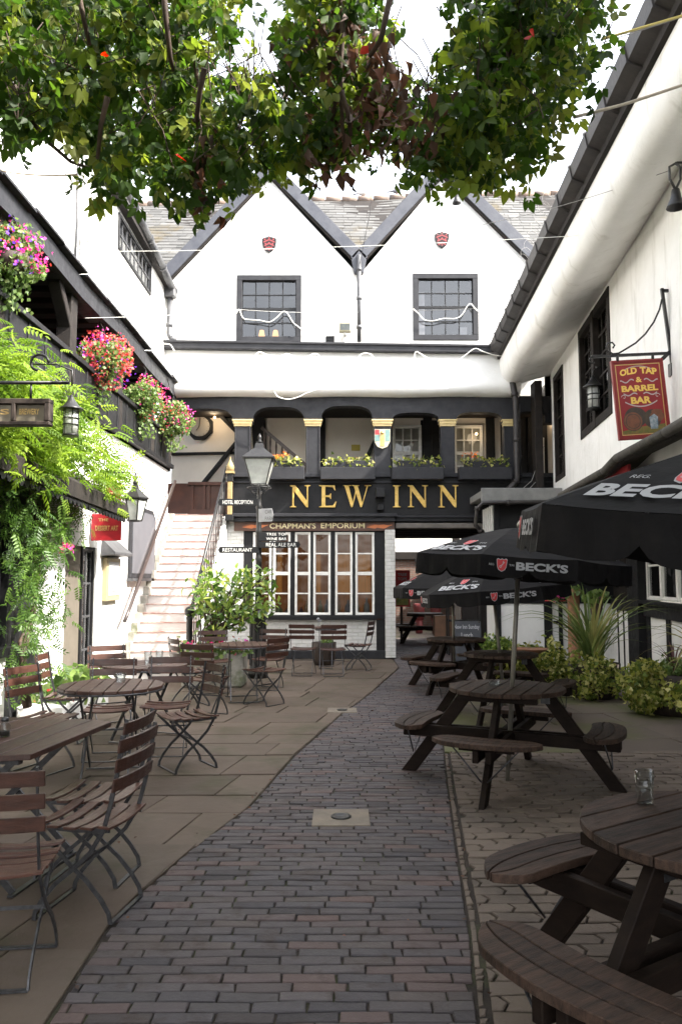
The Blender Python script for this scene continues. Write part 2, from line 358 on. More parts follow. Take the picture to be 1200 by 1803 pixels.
m_florange = M('orange_petal', (.75,.22,.03), rough=.5, trans=.3)
PETAL = compound([(0,0,0,k*1.2566,-.25,.5,.42) for k in range(5)])
# ================================================================== GROUND
m_flag = M('york_stone', (.17,.126,.095), (.085,.064,.048), 1.3, .7, .006, 12, spec=.3, attr=.75, attrcol=[(.075,.056,.043),(.115,.086,.066),(.095,.074,.057),(.135,.102,.079)], c3=(.055,.052,.026), c3scale=1.6, c3lo=.50, c3hi=.75, rough2=.85)
m_pbrick = M('blue_paving_brick', (.07,.065,.07), (.05,.047,.05), 8, .62, .005, 45, spec=.28, attr=.85, attrcol=[(.058,.052,.056),(.090,.080,.084),(.125,.082,.072),(.075,.068,.070),(.100,.080,.073),(.045,.039,.041),(.105,.090,.090),(.085,.073,.075)], rough2=.75, c3=(.05,.034,.028), c3scale=7, c3lo=.55, c3hi=.75)
m_paver = M('concrete_paver', (.14,.115,.095), (.10,.085,.07), 10, .78, .005, 60, spec=.3, attr=.8, attrcol=[(.12,.092,.072),(.17,.132,.105),(.145,.112,.088),(.18,.14,.11)], c3=(.06,.05,.042), c3scale=1.3, c3lo=.5, c3hi=.75)
m_joint = M('dirty_joint_sand', (.020,.014,.010), (.034,.024,.017), 6, .95, .004, 60, c3=(.055,.07,.018), c3scale=1.2, c3lo=.5, c3hi=.68)
def edge(pts):
    q = sorted([(p[1], p[0]) for p in pts])
    def f(y):
        if y <= q[0][0]: return q[0][1]
        for (a, xa), (b, xb) in zip(q, q[1:]):
            if y <= b: return xa+(xb-xa)*(y-a)/(b-a)
        return q[-1][1]
    return f
XL = edge([(G(a, b).x, G(a, b).y) for a, b in [(85,1803),(150,1700),(215,1600),(330,1500),(440,1420),(520,1330),(600,1258),(650,1222),(703,1176)]] + [(1.05,16.0),(1.05,23)])
XR = edge([(G(a, b).x, G(a, b).y) for a, b in [(840,1803),(825,1640),(800,1480),(785,1370),(779,1310),(776,1270),(800,1222),(850,1187)]] + [(3.1,16),(3.1,23)])
def slab(mb, poly, z, g, jit=.0015, tilt=.0015, drop=.02):
    cx = sum(p[0] for p in poly)/len(poly); cy = sum(p[1] for p in poly)/len(poly); n = len(poly)
    z += random.uniform(-jit, jit); ta, tb = random.uniform(-tilt, tilt), random.uniform(-tilt, tilt)
    def sh(p, d): return (p[0]-math.copysign(min(d, abs(p[0]-cx)*.6), p[0]-cx), p[1]-math.copysign(min(d, abs(p[1]-cy)*.6), p[1]-cy))
    top = [sh(p, g+.004) for p in poly]; mid = [sh(p, g) for p in poly]
    zz = lambda p: z+ta*(p[0]-cx)*8+tb*(p[1]-cy)*8
    vs = [(p[0], p[1], zz(p)) for p in top]+[(p[0], p[1], zz(p)-.004) for p in mid]+[(p[0], p[1], zz(p)-drop) for p in mid]
    mb.rn = random.random()
    mb.add(vs, [tuple(range(n))]+[(i+n, (i+1) % n+n, (i+1) % n, i) for i in range(n)]+[(i+2*n, (i+1) % n+2*n, (i+1) % n+n, i+n) for i in range(n)])
g = MB(); g.add([(-60,-40,-.03),(60,-40,-.03),(60,140,-.03),(-60,140,-.03)], [(0,1,2,3)]); tag(g.build('ground', m_joint), kind='structure')
g = MB(); g.add([(-3.6,-3,-.012),(4.6,-3,-.012),(4.6,26,-.012),(-3.6,26,-.012)], [(0,1,2,3)]); tag(g.build('joint_bed', m_joint), kind='structure')
# brick path: long bricks laid across
mb = MB(); y = 1.5; r = 0
while y < 21.5:
    h = .071; wob = lambda x: .004*math.sin(x*2.1+r*.05)
    x0 = XL(y+h/2)-.05; x1 = XR(y+h/2)+.0; x = math.floor(x0/.232)*.232 + (0 if r % 2 else .116) + random.uniform(-.03, .03) - .232
    while x < x1:
        L = .228 + random.uniform(-.02, .02)*(2 if random.random() < .2 else 1); a, b = x, x+L; x = b
        pl = [(a, y), (b, y), (b, y+h), (a, y+h)]
        q = [(min(max(px, XL(py)), XR(py)), py+wob(px)) for px, py in pl]
        if min(q[1][0]-q[0][0], q[2][0]-q[3][0]) < .03: continue
        q = [(px+random.uniform(-.003,.003), py+random.uniform(-.003,.003)) for px, py in q]; slab(mb, q, .0, .0042, .003, .0035, .014)
    y += h; r += 1
tag(mb.build('brick_path', m_pbrick), kind='structure')
# flagstones on the left
mb = MB(); y = .6
def flags(mb, ya, yb, xa, xb, skew, clampL, clampR, z=0.002):
    y = ya
    while y < yb:
        h = random.uniform(.42, .78); x = xa-random.uniform(0, .6)
        while x < xb:
            wd = random.uniform(.5, 1.25); sk = skew*h
            j = lambda: random.uniform(-.015, .015)
            n = 4
            pl = [(x+wd*i/n, y+j()*.3) for i in range(n+1)] + [(x+wd+sk, y+h*.5)] + [(x+wd*(n-i)/n+sk*2, y+h+j()*.3) for i in range(n+1)] + [(x+sk, y+h*.5)]
            q = [(max(clampL(py), min(px, clampR(py))), py + .05*math.sin(px*.7+y)) for px, py in pl]
            xs = [p[0] for p in q]
            if max(xs)-min(xs) > .08: 
                slab(mb, q, z, .005, .003, .0012)
            x += wd
        y += h
flags(mb, .6, 16.6, -3.6, 2.0, .10, lambda y: -3.6, lambda y: XL(y)-.012)
tag(mb.build('flagstone_paving', m_flag), kind='structure')
mb = MB(); flags(mb, 7.4, 16.6, .6, 4.6, -.05, lambda y: XR(y)+.012, lambda y: 4.7)
flags(mb, 21.5, 26, -3, 6, 0, lambda y: -4, lambda y: 8)
tag(mb.build('side_paving', M('mossy_flagstone', (.15,.115,.09), (.11,.088,.07), 2.2, .65, .004, 12, attr=.7, attrcol=[(.10,.078,.062),(.14,.108,.085),(.165,.13,.10)], c3=(.10,.105,.035), c3scale=.7, c3lo=.47, c3hi=.62)), kind='structure')
# interlocking concrete pavers on the right
mb = MB(); pw, ph = .215, .108
def zz(t, p, a): t = (t/p) % 1.0; return a*(abs(t-.5)*4-1)
y = .8; r = 0
while y < 7.4:
    x = .3 + (pw/2 if r % 2 else 0)
    while x < 4.6:
        pl = []
        def pt(px, py): pl.append((px + zz(py, ph, .019), py + zz(px, pw/2, .006) + .004*math.sin(px*3+py*2)))
        for i in range(4): pt(x+pw*i/4, y)
        for i in range(2): pt(x+pw, y+ph*i/2)
        for i in range(4): pt(x+pw*(4-i)/4, y+ph)
        for i in range(2): pt(x, y+ph*(2-i)/2)
        q = [(max(XR(py)+.055, px), py) for px, py in pl]
        if max(p[0] for p in q)-min(p[0] for p in q) > .05: slab(mb, q, .001, .0055, .004, .005)
        x += pw
    y += ph; r += 1
tag(mb.build('block_paving', m_paver), kind='structure')
mb = MB(); y = .8     # narrow row of edging setts between brick and block
while y < 7.4:
    h = random.uniform(.03, .13); e1, e2 = random.uniform(.035, .052), random.uniform(.035, .052); slab(mb, [(XR(y)+.006, y), (XR(y)+e1, y+.01), (XR(y+h)+e2, y+h), (XR(y+h)+.006, y+h)], -.003, .005, .004, .008); y += h
tag(mb.build('edging_strip', m_paver), kind='structure')
# drain covers let into the paving
def drain(px, py, wpx, lab, Y2=None):
    c = G(px, py); s_ = (py-1020)/EYE; hw = wpx/s_/2; z = .007
    t = empty('drain_cover', (c.x, c.y, 0), lab, 'drain cover')
    b = MB(); b.box(c.x-hw, c.x+hw, c.y-hw*.95, c.y+hw*.95, -.01, z); b.build('stone_surround', M('buff_stone', (.22,.18,.135), (.15,.125,.1), 5, .8, .003, 30), t, bevel=.003)
    b = MB(); b.lathe([(hw*.36, z), (hw*.36, z+.008), (hw*.24, z+.008), (hw*.2, z+.002), (hw*.0+.001, z+.002)], (c.x, c.y, 0), 24); b.build('grate', m_iron, t)
drain(600, 1440, 100, 'round iron drain set in a square buff stone in the middle of the brick path')
drain(602, 1251, 52, 'small pale drain stone at the far left edge of the brick path')
# ================================================================== BUILDING HELPERS
def rect_holes(mb, u0, u1, v0, v1, holes, w0, w1):
    us = sorted({u0, u1, *[h[0] for h in holes], *[h[1] for h in holes]}); vs = sorted({v0, v1, *[h[2] for h in holes], *[h[3] for h in holes]})
    us = [u for u in us if u0 <= u <= u1]; vs = [v for v in vs if v0 <= v <= v1]
    for a, b in zip(us, us[1:]):
        c0 = None
        for c, d in zip(vs, vs[1:]):
            mid = ((a+b)/2, (c+d)/2); hole = any(h[0] < mid[0] < h[1] and h[2] < mid[1] < h[3] for h in holes)
            if hole:
                if c0 is not None: mb.box(a, b, c0, c, w0, w1); c0 = None
            elif c0 is None: c0 = c
        if c0 is not None: mb.box(a, b, c0, v1, w0, w1)
def window(parent, T, u0, u1, v0, v1, w, cols, rows, fr=.06, bar=.02, mf=None, mb_=None, dep=.07, meet=False, room=.5, mroom=None, label=None, lead=0, sill=0.0, gl=None):
    mf = mf or m_black2; mb_ = mb_ or mf
    b = MB(T)
    b.box(u0, u1, v0, v0+fr, w-dep, w); b.box(u0, u1, v1-fr, v1, w-dep, w); b.box(u0, u0+fr, v0+fr, v1-fr, w-dep, w-.001); b.box(u1-fr, u1, v0+fr, v1-fr, w-dep, w-.001)
    if sill: b.box(u0-.03, u1+.03, v0-.05, v0-.002, w-dep, w+sill)
    f = b.build('window', mf, parent, bevel=.004)
    if label: f['label'] = label
    b = MB(T); a0, a1, c0, c1 = u0+fr, u1-fr, v0+fr, v1-fr; wb = w-dep*.55
    if cols > 0:
        for i in range(cols+1):
            uu = a0+(a1-a0)*i/cols; e = bar if 0 < i < cols else bar*1.3
            b.box(max(a0, uu-e/2), min(a1, uu+e/2), c0, c1, wb-.02, wb)
        for j in range(rows+1):
            vv = c0+(c1-c0)*j/rows; e = bar*(2.6 if meet and j == rows//2 else 1) if 0 < j < rows else bar*1.5
            b.box(a0, a1, max(c0, vv-e/2), min(c1, vv+e/2), wb-.018, wb+.002)
        b.build('sash', mb_, f)
    b = MB(T); b.add([(a0,c0,wb-.012),(a1,c0,wb-.012),(a1,c1,wb-.012),(a0,c1,wb-.012)], [(0,1,2,3)]); b.build('pane', gl or m_glass, f)
    if room:
        b = MB(T); r0 = w-dep-room
        b.add([(u0,v0,r0),(u1,v0,r0),(u1,v1,r0),(u0,v1,r0),(u0,v0,w-dep),(u1,v0,w-dep),(u1,v1,w-dep),(u0,v1,w-dep)], [(0,1,2,3),(0,1,5,4),(1,2,6,5),(2,3,7,6),(3,0,4,7)])
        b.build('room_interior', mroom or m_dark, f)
    return f
def part(name, m, parent, fn, T=None, bevel=0.0, label=None):
    b = MB(T); fn(b); o = b.build(name, m, parent, bevel=bevel)
    if label: o['label'] = label
    return o
def pipe(name, m, parent, pts, r=.04, collars=3, T=None):
    b = MB(T); b.tube(pts, r, 10)
    for i in range(collars):
        k = (i+.5)/collars*(len(pts)-1); j = int(k); t = k-j; p = Vector(pts[j]).lerp(Vector(pts[j+1]), t); d = (Vector(pts[j+1])-Vector(pts[j])).normalized()*.035
        b.tube([p-d, p+d], r*1.25, 10)
    return b.build(name, m, parent)
# ================================================================== BACK BUILDING (the inn front)
YB = 16.0
def U(px, py, Y=YB): p = P(px, py, Y); return p.x, p.z
def ux(px, py=800, Y=YB): return P(px, py, Y).x
def uz(py, Y=YB): return P(600, py, Y).z
TB = lambda u, v, w: (u, YB-w, v)
inn = empty('inn_building', (0, YB, 0), 'white twin gabled inn front with black timber gallery at the end of the yard', 'building')
H1 = (*[U(416,602)[0], U(530,602)[0]], uz(602), uz(485)); H2 = (U(727,600)[0], U(842,600)[0], uz(599), uz(482))
zr = uz(612); zg = uz(485)
def f(b):
    rect_holes(b, ux(284), ux(965), zr, zg, [H1, H2], -.3, 0)
    for a, c, t, yt in ((284, 632, 472, 312), (632, 965, 778, 312)):
        pa, pt_, pc = U(a, 485), U(t, yt), U(c, 485)
        b.prism([(pa[0], zg), (pc[0], zg), (pt_[0], pt_[1])], -.3, 0)
part('wall', m_plaster, inn, f, TB)
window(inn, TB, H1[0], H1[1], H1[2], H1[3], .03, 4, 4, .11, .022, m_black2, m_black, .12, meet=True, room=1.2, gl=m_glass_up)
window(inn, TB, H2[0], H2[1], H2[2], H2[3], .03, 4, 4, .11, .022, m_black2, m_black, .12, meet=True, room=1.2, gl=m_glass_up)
# things seen inside the upper windows: two warm shades, a pale blind rail
m_shade = M('lit_lamp_shade', (.8,.5,.2), None, emit=(1,.50,.16), estr=.45)
for px in (456, 481):
    x, z = U(px, 573); part('lamp_shade', m_shade, inn, lambda b: b.lathe([(.07, -.05), (.045, .07)], (x, YB+.55, z), 12))
part('curtain', m_plaster2, inn, lambda b: (b.box(ux(741), ux(752), YB+.3, YB+.33, uz(585), uz(505)), b.box(ux(815), ux(829), YB+.3, YB+.33, uz(590), uz(568))))
# bargeboards with the gable roof behind each
m_barge = M('sheen_toned_bargeboard', (.035,.037,.048), (.06,.062,.072), 4, .5, .003, 15)  # black boards; the bluish sheen of reflected light is put into the colour
for i, (a, ay, t, ty, c, cy) in enumerate(((302,492,475,311,632,470), (632,470,778,311,962,492))):
    A, T_, C_ = U(a, ay), U(t, ty), U(c, cy)
    for (p, q) in ((A, T_), (T_, C_)):
        d = Vector((q[0]-p[0], 0, q[1]-p[1])).normalized(); n = Vector((-d.z, 0, d.x))
        if n.z < 0: n = -n
        pp = Vector((p[0], 0, p[1])); qq = Vector((q[0], 0, q[1])); w_ = .24
        poly = [(pp+n*0.0), (qq+n*0.0), (qq+n*w_), (pp+n*w_)]
        # mitre at apex on the vertical line
        ap = Vector((T_[0], 0, T_[1])); top = ap.z + w_/abs(n.z)
        lo_ = pp if p is not T_ else qq
        if p is T_: poly = [(ap.x, ap.z), (qq.x, qq.z), ((qq+n*w_).x, (qq+n*w_).z), (ap.x, top)]
        else: poly = [(pp.x, pp.z), (ap.x, ap.z), (ap.x, top), ((pp+n*w_).x, (pp+n*w_).z)]
        part('bargeboard', m_barge, inn, lambda b: b.prism(poly, .06, .13), TB, .006)
        part('bargeboard_moulding', m_soot, inn, lambda b: b.prism([(v[0], v[1]-.045) for v in poly[:2]]+[(v[0], v[1]+.0) for v in poly[:2]][::-1], -.0, .10), TB)
        s1, s2 = poly[-1] if p is T_ else poly[2], (poly[2] if p is T_ else poly[3])
        part('gable_roof', m_lead, inn, lambda b: b.hexa([(s1[0], YB-.09, s1[1]-.06), (s2[0], YB-.09, s2[1]-.06), (s2[0], YB+4.5, s2[1]-.06), (s1[0], YB+4.5, s1[1]-.06)],
              [(s1[0], YB-.12, s1[1]+.01), (s2[0], YB-.12, s2[1]+.01), (s2[0], YB+4.5, s2[1]+.01), (s1[0], YB+4.5, s1[1]+.01)]))
# main slate roof behind, slate by slate
m_slate = M('lichened_stone_slate', (.13,.12,.10), (.10,.09,.08), 3, .8, .004, 20, attr=1.0, attrcol=[(.040,.039,.037),(.075,.073,.069),(.058,.056,.053),(.095,.092,.088)], c3=(.055,.042,.02), c3scale=.9, c3lo=.56, c3hi=.68)
Y0, Y1 = 16.9, 21.2; zL = P(240, 362, Y1).z; zR = P(1010, 341, Y1).z; xL = P(150, 350, Y1).x; xR = P(1075, 350, Y1).x
def rz(x, t):
    ridge = zL+(zR-zL)*((x-P(240,362,Y1).x)/(P(1010,341,Y1).x-P(240,362,Y1).x)); return (ridge-4.4)*(1-t)+ridge*t + .03*math.sin(x*1.3+t*4)
mb = MB(); rows = 31
for j in range(rows):
    t0, t1 = j/rows, (j+1.25)/rows; x = xL-random.uniform(0, .2)
    while x < xR:
        wd = random.uniform(.2, .42); mb.rn = random.random(); yj = random.uniform(-.012, .012)
        q = []
        for (xx, t, lift) in ((x, t0, .035), (x+wd-.008, t0, .035), (x+wd-.008, t1, .012), (x, t1, .012)):
            q.append((xx, Y0+(Y1-Y0)*t+(yj if t == t0 else 0), rz(xx, t)+lift))
        mb.hexa([(a, b, c-.018) for a, b, c in q], q); x += wd
mb.build('roof', m_slate, inn)
part('roof_deck', m_soot, inn, lambda b: b.add([(xL, Y0, rz(xL, 0)-.02), (xR, Y0, rz(xR, 0)-.02), (xR, Y1, rz(xR, 1)-.02), (xL, Y1, rz(xL, 1)-.02), (xR, Y1+4, rz(xR, 0)), (xL, Y1+4, rz(xL, 0))], [(0,1,2,3), (3,2,4,5)]))
m_ridge = M('clay_ridge_tile', (.22,.15,.11), (.12,.1,.09), 6, .8, .004, 20)
def f(b):
    x = xL
    while x < xR:
        b.tube([(x, Y1, rz(x, 1)+.02), (x+.43, Y1, rz(x+.43, 1)+.02)], .11, 8); x += .45
part('ridge_tile', m_ridge, inn, f)
# coved white band under the black rail
def f(b):
    prof = [(.0, uz(614)), (.05, uz(617)), (.09, uz(640)), (.18, uz(662)), (.30, uz(676)), (.36, uz(686)), (.34, uz(695)), (.24, uz(700)), (.0, uz(702))]
    n = 24; xs = [ux(284)+(ux(912)-ux(284))*i/n for i in range(n+1)]
    vs = [(x, YB-w_, z+.012*math.sin(x*2.7+k)) for x in xs for k, (w_, z) in enumerate(prof)]; m = len(prof)
    b.smooth = True; b.add(vs, [(i*m+k, (i+1)*m+k, (i+1)*m+k+1, i*m+k+1) for i in range(n) for k in range(m-1)], raw=True); b.smooth = False
part('coved_band', m_plaster, inn, f)
part('rail_beam', m_black2, inn, lambda b: (b.bar((ux(286), YB-.10, uz(612)), (ux(900), YB-.10, uz(621)), .22, .13), b.bar((ux(286), YB-.17, uz(606)), (ux(900), YB-.17, uz(615)), .14, .05)), None, .01)
# beam with arches over the gallery bays
bays = [(318,411,721,746), (445,536,718,746), (566,655,716,738), (690,772,728,742), (802,883,727,742), (908,958,726,742)]
def f(b):
    last = ux(284)
    for (a, c, ya, ys) in bays:
        xa, xc = ux(a), ux(c); top = uz(699)
        b.box(last, xa, uz(746), top, -.16, .10)
        n = 14; arc = []
        for i in range(n+1):
            th = math.pi*i/n; e = .62
            cx = (xa+xc)/2+(xc-xa)/2*math.copysign(abs(math.cos(th))**e, math.cos(th)); z = uz(ys)+(uz(ya)-uz(ys))*abs(math.sin(th))**(.8)
            arc.append((cx, z))
        for (p, q) in zip(arc, arc[1:]):
            b.hexa([(q[0], q[1], -.16), (p[0], p[1], -.16), (p[0], p[1], .10), (q[0], q[1], .10)], [(q[0], top, -.16), (p[0], top, -.16), (p[0], top, .10), (q[0], top, .10)])
        last = xc
    b.box(last, ux(985), uz(746), uz(699), -.16, .10)
part('arcade_beam', m_black2, inn, f, TB)
for (a, c) in ((412,443), (537,565), (656,689), (773,801), (884,907)):
    xa, xc = ux(a), ux(c)
    part('post', m_black2, inn, lambda b: (b.box(xa+.02, xc-.02, uz(838), uz(746), -.14, .085), b.box(xa+.02, xa+.05, uz(838), uz(752), .085, .10), b.box(xc-.05, xc-.02, uz(838), uz(752), .085, .10)), TB, .008)
    part('capital', m_cream, inn, lambda b: (b.box(xa-.03, xc+.03, uz(743), uz(740.5), -.02, .15), b.box(xa-.01, xc+.01, uz(748), uz(743), -.02, .13), b.box(xa+.005, xc-.005, uz(752), uz(748), -.02, .11)), TB, .004)
# parapet, fascia, cornice
part('fascia', m_black, inn, lambda b: b.box(ux(412), ux(985), uz(918), uz(836), -.25, .04), TB)
part('parapet_rail', m_black2, inn, lambda b: (b.box(ux(410), ux(985), uz(841), uz(834), -.16, .12), b.box(ux(410), ux(985), uz(851), uz(848), .04, .07)), TB, .006)
part('cornice', m_black2, inn, lambda b: (b.box(ux(408), ux(697), uz(911), uz(905), .04, .20), b.box(ux(412), ux(694), uz(919), uz(911), .04, .14), b.box(ux(697), ux(862), uz(912), uz(908), .04, .07)), TB, .008)
part('bracket', m_black, inn, lambda b: (b.box(ux(660), ux(676), uz(878), uz(862), .04, .32), b.box(ux(663), ux(674), uz(900), uz(889), .04, .22)), TB, .01)
# gilded letters
def glyph(b, ch, u, v, h, w0, w1):
    S_ = {'I': [[(0,1),(.36,1),(.36,.965),(.26,.93),(.26,.07),(.36,.035),(.36,0),(0,0),(0,.035),(.10,.07),(.10,.93),(0,.965)]],
      'N': [[(0,1),(.26,1),(.82,.30),(.82,.93),(.70,.965),(.70,1),(1,1),(1,.965),(.89,.93),(.89,0),(.80,0),(.20,.74),(.20,.07),(.32,.035),(.32,0),(0,0),(0,.035),(.12,.07),(.12,.91),(0,.965)]],
      'E': [[(0,1),(.70,1),(.73,.76),(.69,.76),(.62,.90),(.28,.93),(.28,.54),(.46,.55),(.50,.63),(.54,.63),(.54,.38),(.50,.38),(.46,.46),(.28,.47),(.28,.07),(.62,.09),(.73,.27),(.78,.27),(.72,0),(0,0),(0,.035),(.11,.07),(.11,.93),(0,.965)]],
      'W': [[(.06,.98),(.26,.98),(.48,.16),(.43,0),(.37,0)], [(.40,.02),(.45,.02),(.68,.84),(.62,.92)], [(.50,.98),(.70,.98),(.93,.16),(.88,0),(.82,0)], [(.86,.02),(.90,.02),(1.20,.98),(1.13,.98)],
            [(0,1),(.38,1),(.38,.96),(0,.96)], [(.42,1),(.78,1),(.78,.96),(.42,.96)], [(1.02,1),(1.34,1),(1.34,.96),(1.02,.96)]]}
    for k, pl in enumerate(S_[ch]): b.prism([(u+x*h, v+y_*h) for x, y_ in pl], w0, w1+k*.0007)
m_gilt = M('raised_gilt', (.80,.55,.17), (.60,.38,.08), 12, .33, .002, 25, metal=.3)
hh = uz(855)-uz(894)
for word, seq in (('new', (('N',511), ('E',562), ('W',604))), ('inn', (('I',690), ('N',716), ('N',769)))):
    for ch, px in seq:
        sc = .93 if ch == 'W' else 1.0
        o = part('gilt_letter', m_gilt, inn, lambda b: glyph(b, ch, 0, uz(894), hh, .05, .085), lambda u, v, w_: (ux(px)+u*sc*(.92 if ch == 'N' else 1), YB-w_, v), .006)
# shop sign board with painted writing
part('shop_board', M('brown_sign_board', (.10,.045,.028), (.06,.028,.02), 5, .5), inn, lambda b: b.box(ux(414), ux(693), uz(935), uz(919.5), -.02, .05), TB, .004)
part('shop_lettering', M('cream_lettering', (.70,.60,.34), None, rough=.5), inn, lambda b: (b.text("CHAPMAN'S", ux(476), ux(556), uz(931), uz(921.5), .054, bold=.012), b.text("EMPORIUM", ux(565), ux(641), uz(930.5), uz(921), .054, bold=.012)), TB)
def f(b):
    for (a, c) in ((428,462), (446,474), (644,674), (660,690)):
        for k in range(3): b.prism([(ux(a), uz(929-k*2)), (ux((a+c)/2), uz(931-k*3)), (ux(c), uz(924+k)), (ux((a+c)/2), uz(926-k))], .052+k*.001, .0535+k*.001)
part('painted_flourish', M('orange_paint', (.55,.17,.06), None, rough=.6), inn, f, TB)
# shopfront
lights = [(447,479), (482,512), (520,547), (552,582), (590,620), (625,658)]
wy0, wy1 = uz(1083), uz(937)
def f(b):
    holes = [(ux(a), ux(c), wy0, wy1) for a, c in lights]
    rect_holes(b, ux(430), ux(676), uz(1090), uz(935), holes, -.14, -.01)
part('window_posts', m_black, inn, f, TB, .006)
m_warm = M('glowing_shop_wood', (.12,.05,.02), (.03,.016,.009), 1.5, .7, stretch=(6,1,.6), emit=(.55,.20,.06), estr=.035)  # faint amber emission on the wood stands in for light inside the shop
for k, (a, c) in enumerate(lights):
    fr = window(inn, TB, ux(a), ux(c), wy0, wy1, .0, 1, 4, .030, .026, m_white, m_white, .06, meet=True, room=0)
# goods and panelling inside the shop, seen through the panes
part('shop_interior', m_warm, inn, lambda b: b.box(ux(425), ux(680), YB+.9, YB+.95, uz(1100), uz(930)))
part('shop_interior_sides', m_dark, inn, lambda b: (b.box(ux(420), ux(425), YB+.16, YB+.95, uz(1100), uz(930)), b.box(ux(678), ux(682), YB+.16, YB+.95, uz(1100), uz(930)), b.box(ux(420), ux(680), YB+.16, YB+.95, uz(930), uz(926))))
m_goods = M('window_goods', (.3,.15,.06), attr=1.0, attrcol=[(.05,.10,.04),(.40,.30,.16),(.16,.06,.03),(.07,.07,.09),(.55,.5,.4)], rough=.4)
def f(b):
    x = ux(440)
    while x < ux(668):
        b.rn = random.random(); r = random.uniform(.035, .08); h = random.uniform(.12, .34); y_ = YB+random.uniform(.2, .5)
        b.lathe([(r*.8, 0), (r, h*.3), (r*.9, h*.55), (r*.35, h*.75), (r*.3, h)], (x, y_, uz(1082)), 8); x += random.uniform(.08, .2)
    for k in range(9):
        b.rn = random.random(); x = ux(random.uniform(440, 660)); b.box(x, x+random.uniform(.05, .16), YB+.6, YB+.65, uz(1000), uz(1000)+random.uniform(.1, .4))
    b.rn = .2; b.box(ux(430), ux(670), YB+.5, YB+.75, uz(1012), uz(1009))
part('shop_goods', m_goods, inn, f)
part('curtain', M('glowing_ochre_curtain', (.16,.065,.018), (.07,.03,.01), 3, .9, stretch=(9,9,.5), emit=(.6,.24,.05), estr=.07), inn,  # ochre cloth with a glow added, as if lit from within
     lambda b: [b.box(ux(x), ux(x+w_), YB+.42, YB+.44, uz(1045), uz(975)) for x, w_ in ((486,9), (505,8), (556,8), (594,24), (626,26))])
part('shop_interior_floor', m_soot, inn, lambda b: b.box(ux(425), ux(680), YB+.15, YB+.9, uz(1086), uz(1083.5)))
part('sill', m_black, inn, lambda b: b.box(ux(425), ux(662), uz(1091), uz(1084), -.01, .10), TB, .006)
part('wall', m_wbrick, inn, lambda b: b.box(ux(395), ux(661), uz(1145), uz(1091), -.2, .0), TB)
part('wall', m_wbrick, inn, lambda b: b.box(ux(392), ux(430.3), uz(1091), uz(918), -.2, -.003), TB)
part('corner_post', m_black, inn, lambda b: b.box(ux(661), ux(676), uz(1145), uz(1091), -.13, .01), TB)
part('pier', m_wbrick, inn, lambda b: b.box(ux(676.3), ux(694), uz(1158), uz(933), -.20, .07), TB, .01)
part('plinth', m_black2, inn, lambda b: b.box(ux(392), ux(693), 0, uz(1145.5), -.2, .04), TB, .01)
# carriage passage
xpl, xpr = ux(695), 3.15
part('passage_wall', m_wbrick, inn, lambda b: b.box(xpl-.25, xpl, YB+.2, YB+4.6, 0, 2.9))
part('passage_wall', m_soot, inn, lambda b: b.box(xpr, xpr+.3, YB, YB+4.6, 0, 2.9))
part('passage_ceiling', m_soot, inn, lambda b: b.box(xpl-.2, xpr+.2, YB+.05, YB+4.6, 2.86, 3.0))
part('lintel', M('grey_lintel', (.16,.14,.125), (.1,.09,.08), 5, .8), inn, lambda b: b.box(xpl, ux(866), uz(930), uz(921), -.22, .03), TB, .01)
for k in range(6): part('joist', m_soot, inn, lambda b: b.box(xpl, xpr, YB+.5+k*.75, YB+.68+k*.75, 2.66, 2.86), None, .01)
# gallery interior behind the arcade
YG = 17.9; zf = uz(905)
m_gwall = M('gallery_plaster', (.80,.73,.64), (.72,.65,.57), 1.5, .8, .004, 6)
part('gallery_floor', m_soot, inn, lambda b: b.box(-3.5, 5.6, YB+.25, YG+.3, zf-.16, zf))
part('gallery_ceiling', m_soot, inn, lambda b: b.box(-3.7, 5.6, YB+.02, YG+.3, uz(703), uz(699)))
part('gallery_back_wall', m_gwall, inn, lambda b: (b.box(-3.9, 5.6, YG, YG+.2, zf, uz(700)), b.box(4.3, 6, YB+.3, YG+.2, uz(700), uz(600)), b.box(4.75, 4.9, YB-.9, YG, zf-.5, 6.2)))
gx = lambda px: P(px, 780, YG).x
gz = lambda py: P(600, py, YG).z
def f(b):
    b.bar((gx(352), YG-.04, gz(862)), (gx(440), YG-.04, gz(752)), .08, .24, (0,1,0)); b.bar((gx(300), YG-.03, gz(800)), (gx(420), YG-.03, gz(798)), .06, .10, (0,1,0))
    b.bar((gx(360), YG-.05, gz(705)), (gx(420), YG-.05, gz(765)), .08, .34, (0,1,0)); b.bar((gx(425), YG-.05, gz(900)), (gx(425), YG-.05, gz(700)), .1, .26, (1,0,0))
    b.bar((gx(632), YG-.05, gz(835)), (gx(672), YG-.05, gz(750)), .08, .22, (0,1,0)); b.bar((gx(465), YG-.05, gz(900)), (gx(452), YG-.05, gz(700)), .1, .3, (1,0,0))
    b.bar((gx(560), YG-.05, gz(722)), (gx(900), YG-.05, gz(722)), .1, .22, (0,1,0))
    for px in (565, 683, 752, 790, 862, 905, 935): b.bar((gx(px), YG-.04, gz(900)), (gx(px), YG-.04, gz(700)), .08, .20, (1,0,0))
    b.box(gx(740), gx(800), YG-.03, YG-.01, gz(850), gz(740)); b.box(gx(880), gx(1000), YG-.03, YG-.01, gz(900), gz(700))
part('gallery_timber', m_black, inn, f, None, .01)
for (a, c) in ((690,741), (797,848), (938,955)):
    window(inn, lambda u, v, w_: (u, YG-.05-w_, v), gx(a), gx(c), gz(848), gz(750 if a < 900 else 772), .06, 3 if a < 900 else 1, 4 if a < 900 else 2, .05, .03, m_white, m_white, .05, meet=True, room=0)
